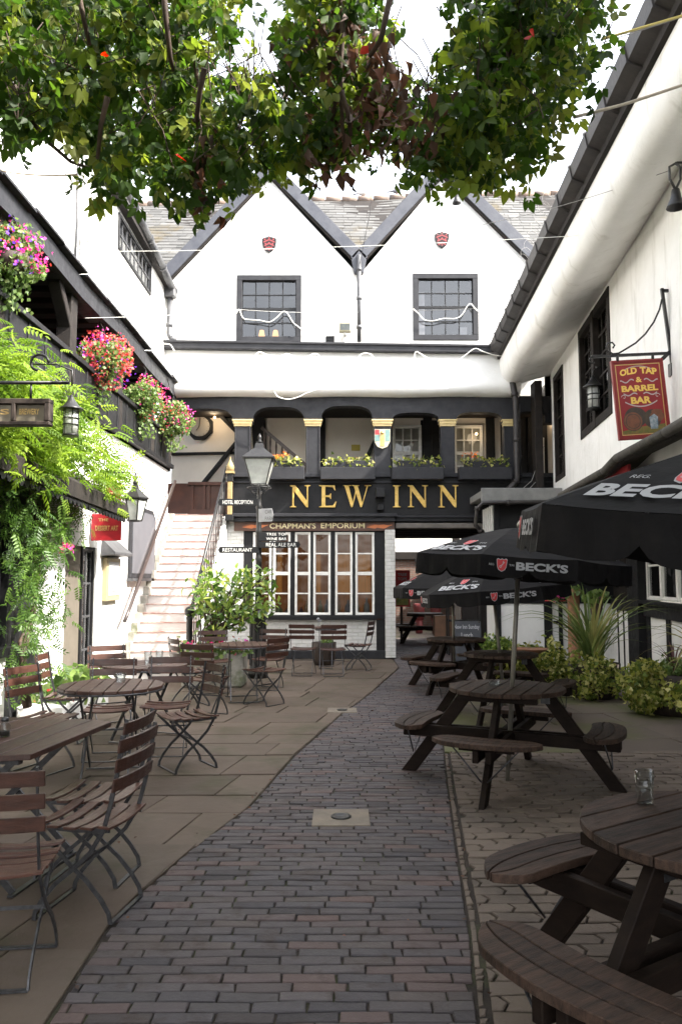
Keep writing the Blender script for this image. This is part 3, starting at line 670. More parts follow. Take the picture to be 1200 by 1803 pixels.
part('gallery_panelling', M('brown_panelling', (.11,.038,.022), (.07,.026,.017), 5, .45), inn, lambda b: (b.box(gx(300)-.1, ux(412), YB+1.25, YB+1.3, zf+.12, uz(838)), b.box(ux(312), ux(412), YB+1.18, YB+1.26, uz(842)+.0, uz(836)), b.box(ux(312), ux(412), YB+1.18, YB+1.25, uz(897), uz(887)),
      *[b.box(ux(px), ux(px+5), YB+1.2, YB+1.25, uz(887), uz(842)) for px in (318, 340, 349, 372, 388)]), None, .004)
def f(b):   # inner stair with turned balusters
    a, c = Vector((ux(452), YB+.9, uz(738))), Vector((ux(540), YB+.9, uz(812)))
    b.bar(a, c, .05, .07); d = Vector((0, 0, -.78)); b.bar(a+d, c+d, .05, .2)
    for i in range(8):
        p = a.lerp(c, (i+.5)/8); b.lathe([(.012, -.76), (.02, -.6), (.032, -.45), (.014, -.3), (.026, -.15), (.012, 0)], tuple(p), 8)
part('inner_balustrade', M('dark_baluster', (.05,.03,.022), None, rough=.5), inn, f)
m_bulb = M('warm_bulb', (1,.7,.3), None, emit=(1, .62, .25), estr=2)
for (px, py) in ((378,735), (838,764), (965,742)):
    x, z = U(px, py, YG-.3); part('wall_lamp', m_bulb, inn, lambda b: b.ball((x, YG-.3, z), .03, 8, 6)); pl_ = bpy.data.lights.new('gallery_lamp', 'POINT'); pl_.energy = 2.2 if px < 500 else .7; pl_.color = (1, .78, .52); pl_.shadow_soft_size = .12; plo = bpy.data.objects.new('gallery_lamp', pl_); C.objects.link(plo); plo.location = (x, YG-.42, z)
part('valley_lead', m_barge, inn, lambda b: b.prism([(ux(624), uz(484)), (ux(640), uz(484)), (ux(645), uz(462)), (ux(632), uz(446)), (ux(619), uz(462))], .0, .137), TB, .004)
# pipes of this front
x = ux(632); pipe('drainpipe', m_lead, inn, [(x, YB-.17, uz(455)), (x, YB-.17, uz(606))], .045, 3)
x = ux(296); b = MB(); b.box(x-.1, x+.12, YB-.24, YB-.02, uz(528), uz(510)); b.build('hopper', m_lead, inn, bevel=.02)
pipe('drainpipe', m_lead, inn, [(x, YB-.12, uz(527)), (x, YB-.12, uz(592)), (x+.05, YB-.14, uz(600)), (x+.14, YB-.14, uz(603))], .055, 2)
tag(part('air_vent', m_black, inn, lambda b: (b.box(ux(573), ux(588), uz(605), uz(592), 0, .02), *[b.box(ux(574.5), ux(586.5), uz(603-k*3), uz(601.5-k*3), .02, .03) for k in range(4)]), TB))
part('corner_infill', m_plaster2, inn, lambda b: b.box(ux(903), 5.4, YB+.3, YB+.5, uz(704), 6.6))
# clock on the gallery wall
cx, cz = gx(352), gz(752)
ck = empty('wall_clock', (cx, YG, cz), 'octagonal dark framed clock on the gallery wall above the stair top', 'clock')
oct_ = lambda r: [(cx+r*math.cos(math.pi/8+i*math.pi/4), cz+r*math.sin(math.pi/8+i*math.pi/4)) for i in range(8)]
part('case', m_black, ck, lambda b: b.prism(oct_(.33), YG-.09, YG-.02, 'uwv'), None, .01)
part('dial', M('clock_dial', (.38,.35,.31), None), ck, lambda b: b.prism([(cx+.235*math.cos(i*.314), cz+.235*math.sin(i*.314)) for i in range(20)], YG-.10, YG-.085, 'uwv'))
part('hand', m_black, ck, lambda b: (b.bar((cx, YG-.107, cz), (cx+.02, YG-.107, cz+.19), .006, .02, (0,1,0)), b.bar((cx, YG-.107, cz), (cx-.07, YG-.107, cz-.1), .006, .025, (0,1,0)),
     *[b.bar((cx+.20*math.cos(i*.5236), YG-.106, cz+.20*math.sin(i*.5236)), (cx+.225*math.cos(i*.5236), YG-.106, cz+.225*math.sin(i*.5236)), .006, .012, (0,1,0)) for i in range(12)]))
# ================================================================== STAIRCASE
sx0, sx1 = -3.46, -2.42; NS = 20; yb, yt = 12.45, 16.25; zt = uz(905)
stt = empty('staircase', ((sx0+sx1)/2, yb, 0), 'white painted stone staircase with worn red edges climbing to the gallery', 'staircase')
m_step = M('worn_white_step', (.60,.58,.56), (.48,.45,.43), 2.4, .7, .004, 14, c3=(.42,.24,.20), c3scale=3.5, c3lo=.60, c3hi=.80, stretch=(1,3,3))
m_nose = M('red_tile_edge', (.30,.12,.09), (.46,.36,.32), 9, .7, .003, 20, lo=.42, hi=.6)
def f(b):
    for i in range(NS):
        y0 = yb+(yt-yb)*i/NS; z1 = zt*(i+1)/NS; b.box(sx0-.04, sx1, y0, yt+.3, zt*i/NS-.002 if i else 0, z1-.012)
part('steps', m_step, stt, f)
part('step_edges', m_nose, stt, lambda b: [b.box(sx0-.038, sx1+.015, yb+(yt-yb)*i/NS-.014, yb+(yt-yb)*(i+.9)/NS, zt*(i+1)/NS-.0125, zt*(i+1)/NS) for i in range(NS)], None, .003)
part('side_wall', m_wbrick, stt, lambda b: (b.add([(sx1+.10, yb+.1, 0), (sx1+.10, YB-.003, 0), (sx1+.10, YB-.003, zt-.05), (sx1+.10, yb+.1, .05), (sx1+.0, yb+.1, 0), (sx1+.0, YB-.003, 0), (sx1+.0, YB-.003, zt-.05), (sx1+.0, yb+.1, .05)], [(0,1,2,3), (3,2,6,7), (0,3,7,4), (5,6,7,4)])))
slope = lambda y: zt*(y-yb)/(yt-yb)
part('newel_post', m_iron, stt, lambda b: (b.lathe([(.075,0),(.075,.25),(.055,.28),(.05,.95),(.06,1.0),(.04,1.02)], (sx1+.03, yb+.05, 0), 12), b.ball((sx1+.03, yb+.05, 1.09), .085, 12, 8)))
part('handrail', m_iron, stt, lambda b: b.tube([(sx1+.03, yb+.05, 1.02), (sx1+.03, yt-.9, slope(yt-.9)+.98), (sx1+.03, yt-.15, slope(yt-.15)+.95), (sx1+.03, yt, zt+1.0)], .028, 8))
for i in range(19):
    y = yb+.25+i*.19; part('baluster', m_iron, stt, lambda b: b.tube([(sx1+.03, y, slope(y)+.0), (sx1+.03, y, slope(y)+.97)], .011, 6))
part('wall_handrail', M('brown_wall_rail', (.035,.024,.021), None, rough=.4), stt, lambda b: b.tube([(sx0+.10, yb-.15, .95), (sx0+.10, yb+.1, 1.12), (sx0+.10, YB-.2, slope(YB-.2)+1.0)], .032, 8))
part('stringer', m_stone, stt, lambda b: [b.box(sx0-.03, sx0+.06, yb+(yt-yb)*i/NS, yb+(yt-yb)*(i+1)/NS, zt*(i+1)/NS, zt*(i+1)/NS+.15) for i in range(NS-1)])
# gilded post beside the top of the stair
gp = empty('gilded_post', (ux(408), YB-.2, uz(915)), 'slim gilded post with a flame finial beside the top of the stair', 'post')
x = ux(408); m_oldgold = M('faded_gold_paint', (.34,.25,.11), (.24,.17,.07), 12, .6, .002, 40)
part('shaft', m_oldgold, gp, lambda b: b.box(x-.045, x+.045, YB-.25, YB-.15, uz(908), uz(850)), None, .01)
part('finial', m_oldgold, gp, lambda b: (b.lathe([(.05,0),(.075,.03),(.085,.08),(.07,.14),(.04,.19),(.018,.24),(.006,.30)], (x, YB-.2, uz(833)), 12), b.box(x-.08, x+.08, YB-.28, YB-.12, uz(836), uz(832))), None)
part('neck', m_black, gp, lambda b: b.box(x-.06, x+.06, YB-.26, YB-.14, uz(850), uz(836)), None, .008)
part('base', m_black, gp, lambda b: b.box(x-.08, x+.08, YB-.28, YB-.02, uz(918), uz(908)), None, .008)
# ================================================================== LEFT WING
XW = -3.5
TL = lambda u, v, w: (XW+w, u, v)
lw = empty('inn_building', (XW, 10, 0), 'white left hand wing with a dark timber gallery and hanging baskets', 'building')
def f(b):
    rect_holes(b, 9.3, 15.8, 0, 3.85, [(10.0, 11.25, .12, 2.05)], -.3, 0)
    b.box(-3, 9.3, 2.95, 3.85, -.3, 0); b.box(-3, 8.3, 0, .85, -.3, 0.0)
part('wall', m_plaster, lw, f, TL)
WZ0, WZ1 = 7.0, 7.60
GZ = lambda u: 7.62+max(0, 16-u)*.085 if u > 12 else 7.96
part('upper_wall', m_plaster, lw, lambda b: (rect_holes(b, -3, 16.0, 5.55, 7.62, [(12.4, 14.6, WZ0, WZ1)], -.4, -.15), b.hexa([(-3,7.62,-.4),(16,7.62,-.4),(16,7.62,-.15),(-3,7.62,-.15)], [(-3,8.0,-.4),(16,7.66,-.4),(16,7.66,-.15),(-3,8.0,-.15)])), TL)
window(lw, TL, 12.4, 14.6, WZ0, WZ1, -.12, 8, 2, .05, .02, m_black, m_lead, .06, room=.5, label='long low leaded window under the gutter')
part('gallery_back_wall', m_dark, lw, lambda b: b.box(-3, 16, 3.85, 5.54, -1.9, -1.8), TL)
part('gallery_floor', m_soot, lw, lambda b: b.box(-3, 16, 3.80, 3.95, -1.8, -.0), TL)
part('gallery_ceiling', M('gallery_ceiling_board', (.6,.55,.48), (.45,.41,.36), 3, .8), lw, lambda b: b.box(-3, 16, 5.47, 5.53, -1.8, -.02), TL)
for k in range(26): part('joist', m_soot, lw, lambda b: b.box(5.2+k*.42, 5.42+k*.42, 5.29, 5.47, -1.8, .05), TL, .01)
part('parapet', m_black, lw, lambda b: (b.box(-3, 15.85, 3.92, 4.45, -.10, .03), b.box(-3, 15.85, 4.45, 4.52, -.14, .08), b.box(-3, 15.85, 3.84, 3.92, -.05, .10), *[b.box(u, u+.05, 3.93, 4.45, .03, .045) for u in [5+k*.5 for k in range(22)]]), TL, .006)
for u in (5.6, 7.8, 9.95, 12.15, 14.3, 15.78):
    part('post', m_soot, lw, lambda b: b.box(u-.11, u+.11, 3.9, 5.33, -.16, .04), TL, .012)
    part('brace', m_soot, lw, lambda b: b.bar((u, 4.8, -.05), (u-.5, 5.31, -.05), .12, .16, (0,0,1)), TL, .01)
def f(b):
    n = 22
    for i in range(n):
        a, c = -3+19*i/n, -3+19*(i+1)/n; z = lambda u: .03*math.sin(u*1.7)
        b.hexa([(a, 5.30+z(a), -.14), (c, 5.30+z(c), -.14), (c, 5.30+z(c), .12), (a, 5.30+z(a), .12)], [(a, 5.55+z(a), -.14), (c, 5.55+z(c), -.14), (c, 5.55+z(c), .12), (a, 5.55+z(a), .12)])
        b.box(a, c-.004, 5.57+z(a), 5.60+z(a), -.2, .2)
part('eaves_beam', m_black2, lw, f, TL)
def f(b):
    n = 20
    for i in range(n):
        a, c = 16-21*(i+1)/n, 16-21*i/n
        b.tube([(a, GZ(a), -.0), (c-.01, GZ(c), -.0)], .075, 8); b.tube([(c-.05, GZ(c)+.003, -.0), (c, GZ(c), -.0)], .09, 8)
part('gutter', m_lead, lw, f, TL)
part('soffit', m_soot, lw, lambda b: b.hexa([(-3,7.98,-.2),(16,7.62,-.2),(16,7.62,-.02),(-3,7.98,-.02)], [(-3,8.1,-.2),(16,7.74,-.2),(16,7.74,-.02),(-3,8.1,-.02)]), TL)
part('roof', m_slate, lw, lambda b: b.hexa([(-3,8.08,.0),(16.4,7.7,.0),(16.4,10.5,-3.6),(-3,10.8,-3.6)], [(-3,8.14,.0),(16.4,7.76,.0),(16.4,10.6,-3.6),(-3,10.9,-3.6)]), TL)
pipe('drainpipe', m_white, lw, [(XW-.07, 10.6, 7.9), (XW-.07, 10.6, 6.7), (XW-.07, 10.6, 5.95), (XW-.02, 10.6, 5.63)], .055, 3)
part('cable_run', m_lead, lw, lambda b: b.tube([(XW-.13, 10.38, 7.8), (XW-.12, 10.40, 6.5), (XW-.13, 10.38, 5.9)], .018, 6))
# ground floor: glazed door, dark shopfront, canopy
window(lw, TL, 10.72, 11.25, .12, 2.05, -.02, 2, 4, .05, .03, m_black, m_lead, .06, room=.6, label='tall glazed door with small panes')
part('shade_toned_panel', M('beige_shade_tone', (.13,.11,.085), (.10,.085,.065), 3, .8), lw, lambda b: b.box(10.0, 10.72, .12, 2.05, -.2, -.05), TL)  # beige panel beside the door; its dark tone stands in for shade
part('doorstep', m_stone, lw, lambda b: b.box(10.4, 11.3, 0, .12, -.2, .12), TL, .01)
part('shopfront', m_black, lw, lambda b: (b.box(-3, 9.3, .852, 2.95, -.22, -.12), b.box(8.3, 9.3, .0, .852, -.22, -.05), b.box(-3, 8.35, .80, .90, -.05, .06), *[b.box(u, u+.12, .9, 2.6, -.12, .0) for u in (4.4, 5.7, 7.0, 8.3)], b.box(-3, 8.5, 2.35, 2.6, -.12, .02)), TL, .006)
for u in (4.6, 5.9, 7.2): window(lw, TL, u, u+1.0, .95, 2.3, -.04, 3, 3, .05, .025, m_black2, m_black2, .05, room=0)
def f(b):
    b.hexa([(4.5, 2.68, .62), (10.5, 2.52, .62), (10.5, 2.90, 0), (4.5, 3.05, 0)], [(4.5, 2.76, .64), (10.5, 2.60, .64), (10.5, 2.98, 0), (4.5, 3.13, 0)])
    b.hexa([(4.5, 2.58, .60), (10.5, 2.42, .60), (10.5, 2.42, .64), (4.5, 2.58, .64)], [(4.5, 2.76, .60), (10.5, 2.60, .60), (10.5, 2.60, .64), (4.5, 2.76, .64)])
part('canopy', m_soot, lw, f, TL, .006)
def f(b):
    u = 4.5
    while u < 10.4:
        z = 2.58-(u-4.5)*.16/6; b.prism([(u, z), (u+.13, z)] + [(u+.065+.065*math.cos(t), z-.075*math.sin(t)) for t in [k*math.pi/6 for k in range(7)]][:], .605, .62); u += .13
    for k in range(4):
        w0 = .05+k*.14; b.prism([(w0, 2.45), (w0+.14, 2.45)] + [(w0+.07+.07*math.cos(t), 2.45-.08*math.sin(t)) for t in [k2*math.pi/6 for k2 in range(7)]], 10.42, 10.44, 'wuv') if False else None
part('scalloped_edge', m_black, lw, f, TL)
# ---- separate wall fittings on the left
def sign_board(name, px0, px1, py0, py1, X, lab, mat, Yoff=0): pass
s = empty('wall_sign', (XW+.25, 11.25, 1.95), 'red shop sign with gold writing hanging beneath the dark canopy end', 'sign')
Y_ = 10.9; a = P(160, 952, Y_); c = P(214, 905, Y_)
part('board', m_red, s, lambda b: b.box(a.x, c.x, Y_, Y_+.03, a.z, c.z), None, .004)
part('lettering', m_gold, s, lambda b: b.text('DESSERT ART', a.x+.06, c.x-.04, a.z+.14, a.z+.21, 0, fn=lambda u, v: (u, Y_-.004, v), bold=.02))
part('lettering', m_gold, s, lambda b: b.text('THE', a.x+.10, a.x+.24, a.z+.27, a.z+.31, 0, fn=lambda u, v: (u, Y_-.004, v), bold=.02))
part('hanger', m_iron, s, lambda b: (b.tube([(a.x+.05, Y_+.015, c.z), (a.x+.05, Y_+.015, c.z+.12)], .006, 6), b.tube([(c.x-.05, Y_+.015, c.z), (c.x-.05, Y_+.015, c.z+.12)], .006, 6)))
s = empty('wall_sign', (XW+.05, 10.6, 2.75), 'small bright red board above the canopy end among the leaves', 'sign')
a = P(186, 893, 11.3); c = P(214, 850, 11.3)
part('board', m_red, s, lambda b: b.box(a.x, c.x, 11.3, 11.33, a.z, c.z), None, .004); part('trim', m_gold, s, lambda b: b.box(a.x+.02, c.x-.02, 11.294, 11.299, a.z+.2, a.z+.215))
s = empty('menu_box', (XW, 11.9, 1.2), 'small glazed menu box under a grey pitched hood on the white wall', 'menu box')
part('case', M('gold_menu_frame', (.34,.27,.15), None, rough=.5), s, lambda b: b.box(11.55, 12.25, 1.28, 1.92, .0, .07), TL, .006)
part('menu_sheet', m_logow, s, lambda b: (b.box(11.63, 12.17, 1.36, 1.86, .072, .076)), TL)
part('printed_lines', m_black2, s, lambda b: [b.box(11.72, 12.08-(k % 3)*.06, 1.42+k*.045, 1.428+k*.045, .077, .079) for k in range(9)], TL)
part('hood', m_lead, s, lambda b: b.hexa([(11.42,1.94,0),(12.38,1.94,0),(12.38,1.96,.22),(11.42,1.96,.22)], [(11.48,2.20,0),(12.32,2.20,0),(12.38,2.0,.22),(11.42,2.0,.22)]), TL, .004)
s = empty('notice_board', (XW, 13.8, 1.7), 'large dark grey board with an arched top fixed to the white wall below the handrail', 'notice board')
part('frame', m_black2, s, lambda b: b.prism([(12.9,1.62),(14.6,1.62),(14.6,2.72),(14.4,2.85),(13.1,2.85),(12.9,2.72)], 0, .05), TL, .006)
part('panel', M('grey_board', (.10,.10,.11), (.08,.08,.09), 3, .5), s, lambda b: b.prism([(12.98,1.70),(14.52,1.70),(14.52,2.68),(14.36,2.77),(13.14,2.77),(12.98,2.68)], .05, .06), TL)
part('ledge', m_lead, s, lambda b: b.box(12.85, 14.65, 1.57, 1.62, 0, .1), TL)
# low white kerb of the planting bed
bd = MB(); bd.box(-3.5, -2.98, 8.6, 10.25, 0, .24); tag(bd.build('raised_bed', m_plaster, bevel=.02), 'low white rendered planting bed at the foot of the climber', 'raised bed')
# ---- lanterns
def cyl_lantern(x, y, z, lab, arm, k_=1.0):
    t = empty('wall_lantern', (x, y, z), lab, 'lantern')
    part('cap', m_iron, t, lambda b: b.lathe([(.15,0),(.15,.015),(.10,.05),(.055,.11),(.03,.15),(.012,.19)], (x, y, z+.19), 16))
    part('glass', m_lampglass, t, lambda b: b.lathe([(.085,-.12),(.088,.19)], (x, y, z), 16))
    part('cage', m_iron, t, lambda b: ([b.bar((x+.095*math.cos(k*math.pi/3), y+.095*math.sin(k*math.pi/3), z-.13), (x+.095*math.cos(k*math.pi/3), y+.095*math.sin(k*math.pi/3), z+.19), .008, .008) for k in range(6)],
         [b.tube([(x+.097*math.cos(k*math.pi/8), y+.097*math.sin(k*math.pi/8), zz_) for k in range(17)], .007, 5, False) for zz_ in (z-.13, z+.0, z+.08)], b.lathe([(.1,-.15),(.1,-.125),(.02,-.16)], (x, y, z), 16)))
    part('bracket', m_iron, t, lambda b: b.tube([(x+(q[0]-x)/k_, y+(q[1]-y)/k_, z+(q[2]-z)/k_) for q in arm], .012, 6))
    t.scale = (k_, k_, k_)
    return t
p = P(125, 748, 7.0); cyl_lantern(p.x, p.y, p.z, 'cylindrical caged lantern hanging among the bright wisteria leaves', [(p.x, p.y, p.z+.36), (p.x, p.y, p.z+.50), (p.x-.15, p.y, p.z+.56), (XW, p.y, p.z+.56)], .72)
p = P(1044, 704, 11.6); wx = 4.2+.101*(11.6-15); cyl_lantern(p.x, p.y, p.z, 'caged round lantern on the right hand white wall beside the tall window', [(p.x, p.y, p.z+.36), (p.x, p.y, p.z+.44), (p.x+.1, p.y, p.z+.5), (wx-.02, p.y, p.z+.5)])
def square_lantern(t, x, y, z, wt, wb_, h, n=4):
    r = math.sqrt(2) if n == 4 else 1.0; a0 = math.pi/4 if n == 4 else 0
    ring = lambda q, zz_: [(x+q*r/2*math.cos(a0+2*math.pi*k/n), y+q*r/2*math.sin(a0+2*math.pi*k/n), zz_) for k in range(n)]
    def roof(b):
        A, B_, C_ = ring(wt*1.16, z+h), ring(wt*1.16, z+h+.02), ring(wt*.34, z+h+wt*.42)
        D = ring(wt*.26, z+h+wt*.60)
        b.add(A+B_+C_+D, [tuple(reversed(range(n)))]+[(j*n+k, j*n+(k+1) % n, (j+1)*n+(k+1) % n, (j+1)*n+k) for j in range(3) for k in range(n)]+[tuple(3*n+k for k in range(n))])
        b.lathe([(.03*wt/.4,0),(.05*wt/.4,.03),(.02*wt/.4,.06),(.035*wt/.4,.09),(.008,.17)], (x, y, z+h+wt*.6), 10)
    part('lantern_roof', m_iron, t, roof)
    def gl(b):
        A, B_ = ring(wb_, z), ring(wt, z+h); b.add(A+B_, [(k, (k+1) % n, n+(k+1) % n, n+k) for k in range(n)])
    part('lantern_glass', m_lampglass, t, gl)
    def fr(b):
        A, B_ = ring(wb_, z), ring(wt, z+h)
        for k in range(n):
            b.bar(A[k], B_[k], .016, .016); b.bar(A[k], A[(k+1) % n], .018, .018); b.bar(B_[k], B_[(k+1) % n], .02, .025)
    part('lantern_frame', m_iron, t, fr)
    part('lamp_bulb', m_white, t, lambda b: b.lathe([(.02,-.1),(.045,0),(.04,.05),(.015,.1)], (x, y, z+h*.55), 10))
p = P(237, 917, 10.9); t = empty('wall_lantern', (p.x, p.y, p.z), 'old hexagonal lantern with tapering glass in front of the grey notice board', 'lantern')
square_lantern(t, p.x, p.y, p.z, .34, .20, .30, 6); part('bracket', m_iron, t, lambda b: b.tube([(p.x, p.y, p.z+.6), (p.x-.1, p.y, p.z+.68), (XW, p.y, p.z+.68)], .014, 6))
# ---- projecting brewery sign, near left
Ys = 5.4; a = P(-60, 741, Ys); c = P(88, 706, Ys)
s = empty('hanging_sign', (c.x-.2, Ys, c.z), 'long dark framed glass sign with gold brewery lettering projecting from the left', 'sign')
part('frame', m_tub, s, lambda b: (b.box(a.x, c.x, Ys, Ys+.08, a.z-.03, a.z), b.box(a.x, c.x, Ys, Ys+.08, c.z-.02, c.z+.02), b.box(c.x-.04, c.x, Ys, Ys+.08, a.z, c.z), b.box(a.x, a.x+.04, Ys, Ys+.08, a.z, c.z), b.box((a.x+c.x)/2+.02, (a.x+c.x)/2+.05, Ys-.001, Ys+.08, a.z, c.z)), None, .006)
part('panel', M('sign_dark_glass', (.10,.085,.06), (.2,.17,.12), 6, .25), s, lambda b: b.box(a.x+.03, c.x-.03, Ys+.03, Ys+.05, a.z, c.z-.02))
part('lettering', m_gold, s, lambda b: (b.text("'S", (a.x+c.x)/2-.09, (a.x+c.x)/2+.0, a.z+.05, c.z-.05, 0, fn=lambda u, v: (u, Ys+.024, v), bold=.02), b.text("BREWERY", (a.x+c.x)/2+.07, c.x-.08, a.z+.05, c.z-.05, 0, fn=lambda u, v: (u, Ys+.024, v), bold=.02)))
part('bracket', m_iron, s, lambda b: (b.tube([(XW, Ys+.04, c.z+.14), (c.x+.12, Ys+.04, c.z+.14)], .014, 6), b.tube([(c.x-.1+.07*math.cos(k*.35)*(1-k*.02), Ys+.04, c.z+.28+.07*math.sin(k*.35)*(1-k*.02)) for k in range(14)], .010, 6),
     b.tube([(c.x-.15, Ys+.04, c.z+.02), (c.x-.15, Ys+.04, c.z+.14)], .008, 6), b.tube([(a.x+.15, Ys+.04, c.z+.02), (a.x+.15, Ys+.04, c.z+.14)], .008, 6)))
# ================================================================== RIGHT WING
WX = lambda u: 4.2+.101*(u-15)
TR = lambda u, v, w: (WX(u)-w, u, v)
rw = empty('inn_building', (WX(10), 10, 0), 'white right hand wing with a deep plaster cove and dark gutter', 'building')
W1 = (10.74, 12.85, 3.9, 5.72)
part('wall', m_plaster2, rw, lambda b: rect_holes(b, -3, 15.7, 2.6, 5.85, [W1, (14.35, 15.35, 3.5, 5.6)], -.3, 0), TR)
f1 = window(rw, TR, *W1[:4], .02, 6, 5, .13, .03, m_soot, m_soot, .14, room=.9, label='tall mullioned window beside the red pub sign')
part('mullion', m_soot, rw, lambda b: b.box(11.72, 11.88, W1[2], W1[3], -.1, .03), TR, .008)
part('window_blind', m_plaster2, rw, lambda b: (b.box(11.0, 11.15, 4.1, 5.5, -.5, -.48), b.box(12.1, 12.25, 4.1, 5.2, -.4, -.38)), TR)
window(rw, TR, 14.35, 15.35, 3.5, 5.6, .02, 2, 5, .10, .03, m_soot, m_soot, .1, room=.5)
GX = lambda u: 3.0+.055*(u-11.29)
def f(b):
    n = 30; us = [-3+18.9*i/n for i in range(n+1)]; vs = []
    for u in us:
        wig = .02*math.sin(u*1.9); gx_ = GX(u)+.02; wl = WX(u)
        prof = [(gx_+.02, 6.32), (gx_+.0, 6.05), (gx_+.01, 5.82), (gx_+.05, 5.68), (gx_+.14, 5.60+wig), (gx_+.26, 5.585+wig), (gx_+.42, 5.64+wig), ((gx_+.42+wl)/2, 5.72+wig*.5), (wl+.01, 5.79), (wl+.05, 5.85)]
        vs += [(x, u, z) for x, z in prof]
    m = 10; b.smooth = True; b.add(vs, [(i*m+k, (i+1)*m+k, (i+1)*m+k+1, i*m+k+1) for i in range(n) for k in range(m-1)], raw=True)
    b.smooth = False; b.add([(GX(15.9)+.02, 15.9, 6.32), (GX(15.9)+.02, 15.9, 5.68), (GX(15.9)+.3, 15.9, 5.59), (WX(15.9), 15.9, 5.8), (WX(15.9), 15.9, 6.32)], [(0,1,2,3,4)])
part('cove', m_plaster2, rw, f)
def f(b):
    n = 27
    for i in range(n):
        a, c = 15.8-18.8*(i+1)/n, 15.8-18.8*i/n; dz = .012*math.sin(i*2.2)
        ga, gc = GX(a), GX(c)
        b.hexa([(ga-.16, a, 6.28+dz), (gc-.16, c-.03, 6.28+dz), (gc-.03, c-.03, 6.22+dz), (ga-.03, a, 6.22+dz)], [(ga-.19, a, 6.42+dz), (gc-.19, c-.03, 6.42+dz), (gc+.02, c-.03, 6.42+dz), (ga+.02, a, 6.42+dz)])
        b.hexa([(gc-.175, c-.035, 6.26+dz), (gc-.175, c+.01, 6.26+dz), (gc-.01, c+.01, 6.20+dz), (gc-.01, c-.035, 6.20+dz)], [(gc-.205, c-.035, 6.433+dz), (gc-.205, c+.01, 6.433+dz), (gc+.02, c+.01, 6.433+dz), (gc+.02, c-.035, 6.433+dz)])
m_gut = M('old_iron_gutter', (.020,.017,.017), (.038,.033,.031), 6, .55, .003, 20, c3=(.03,.025,.02), c3scale=2)
part('gutter', m_gut, rw, f)
part('fascia_board', m_soot, rw, lambda b: b.hexa([(GX(-3)-.03, -3, 6.13), (GX(15.9)-.03, 15.9, 6.13), (GX(15.9)+.03, 15.9, 6.13), (GX(-3)+.03, -3, 6.13)], [(GX(-3)-.03, -3, 6.36), (GX(15.9)-.03, 15.9, 6.36), (GX(15.9)+.03, 15.9, 6.36), (GX(-3)+.03, -3, 6.36)]))
part('roof', m_slate, rw, lambda b: b.add([(GX(-3)-.05, -3, 6.48), (GX(16)-.05, 16, 6.48), (GX(16)+3.8, 16, 9.1), (GX(-3)+3.8, -3, 9.1)], [(0,1,2,3)]))
def f(b):   # barbed wire coil along the gutter
    pts = []
    for i in range(700):
        u = 15.7-i*.0185; a = i*.42; pts.append((GX(u)-.16+.10*math.cos(a), u, 6.62+.13*math.sin(a)+.03*math.sin(i*.05)))
    b.tube(pts, .0022, 3, False)
part('barbed_wire', m_wire, rw, f)
x = ux(893); pipe('drainpipe', m_gut, rw, [(GX(15.7)-.1, 15.75, 6.25), (ux(897), YB-.25, uz(640)), (ux(896), YB-.3, uz(668)), (ux(899), YB-.42, uz(700)), (ux(901), YB-.42, uz(715)), (ux(903), YB-.3, uz(845)), (ux(900), YB-.3, uz(852)), (ux(862), YB-.25, uz(893)), (ux(855), YB-.25, uz(905)), (ux(855), YB-.25, uz(935))], .062, 7)
pipe('drainpipe', m_lead, rw, [(ux(910), YB-.2, uz(715)), (ux(911), YB-.2, uz(838))], .03, 2)
# dark timber corner where the gallery turns
part('corner_timber', m_soot, rw, lambda b: b.box(3.9, 4.05, 15.55, 15.9, 3.0, 5.6), None, .01)
part('loose_cable', m_wire, rw, lambda b: [b.tube([(ux(940)+k*.06, YB-.3, uz(790)), (ux(945-k*9), YB-.35, uz(850)), (ux(930-k*12), YB-.4, uz(868))], .008, 5) for k in range(3)])
# ground floor of the right wing, set back under the jetty
TG = lambda u, v, w: (WX(u)+.9-w, u, v)
part('ground_wall', m_plaster2, rw, lambda b: b.box(4.5, 15.0, 0, 1.12, -.12, 0), TG)
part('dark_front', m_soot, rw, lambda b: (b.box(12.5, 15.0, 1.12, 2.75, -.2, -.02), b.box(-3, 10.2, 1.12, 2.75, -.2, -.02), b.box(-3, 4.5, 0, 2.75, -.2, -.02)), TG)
def f(b):
    b.box(12.55, 13.2, 0, 2.9, -.12, .14)
    b.box(13.2, 15.0, 1.05, 1.24, 0, .05); b.box(4.5, 12.55, 1.02, 1.22, 0, .06); b.box(4.5, 12.55, 1.22, 1.27, 0, .14)
    for u in (8.0, 8.9, 9.8, 10.6, 11.35, 12.35): b.box(u, u+.16, 0, 1.02, 0, .03)
    for u in (13.55, 13.95, 14.35): b.box(u, u+.045, 0, 1.05, 0, .02)
    b.box(10.2, 12.5, 2.35, 2.8, -.1, .03)
part('timber_frame', m_black, rw, f, TG, .006)
part('jetty_soffit', m_soot, rw, lambda b: b.add([(WX(-3)-.02, -3, 2.82), (WX(-3)+1.2, -3, 2.82), (WX(15.5)+1.2, 15.5, 2.82), (WX(15.5)-.02, 15.5, 2.82), (WX(-3)-.02, -3, 2.62), (WX(15.5)-.02, 15.5, 2.62)], [(0,1,2,3), (0,3,5,4)]))
for u in (10.3, 11.05, 11.8): window(rw, TG, u, u+.74, 1.28, 2.35, .0, 1, 2, .04, .03, m_white, m_white, .05, room=.7)
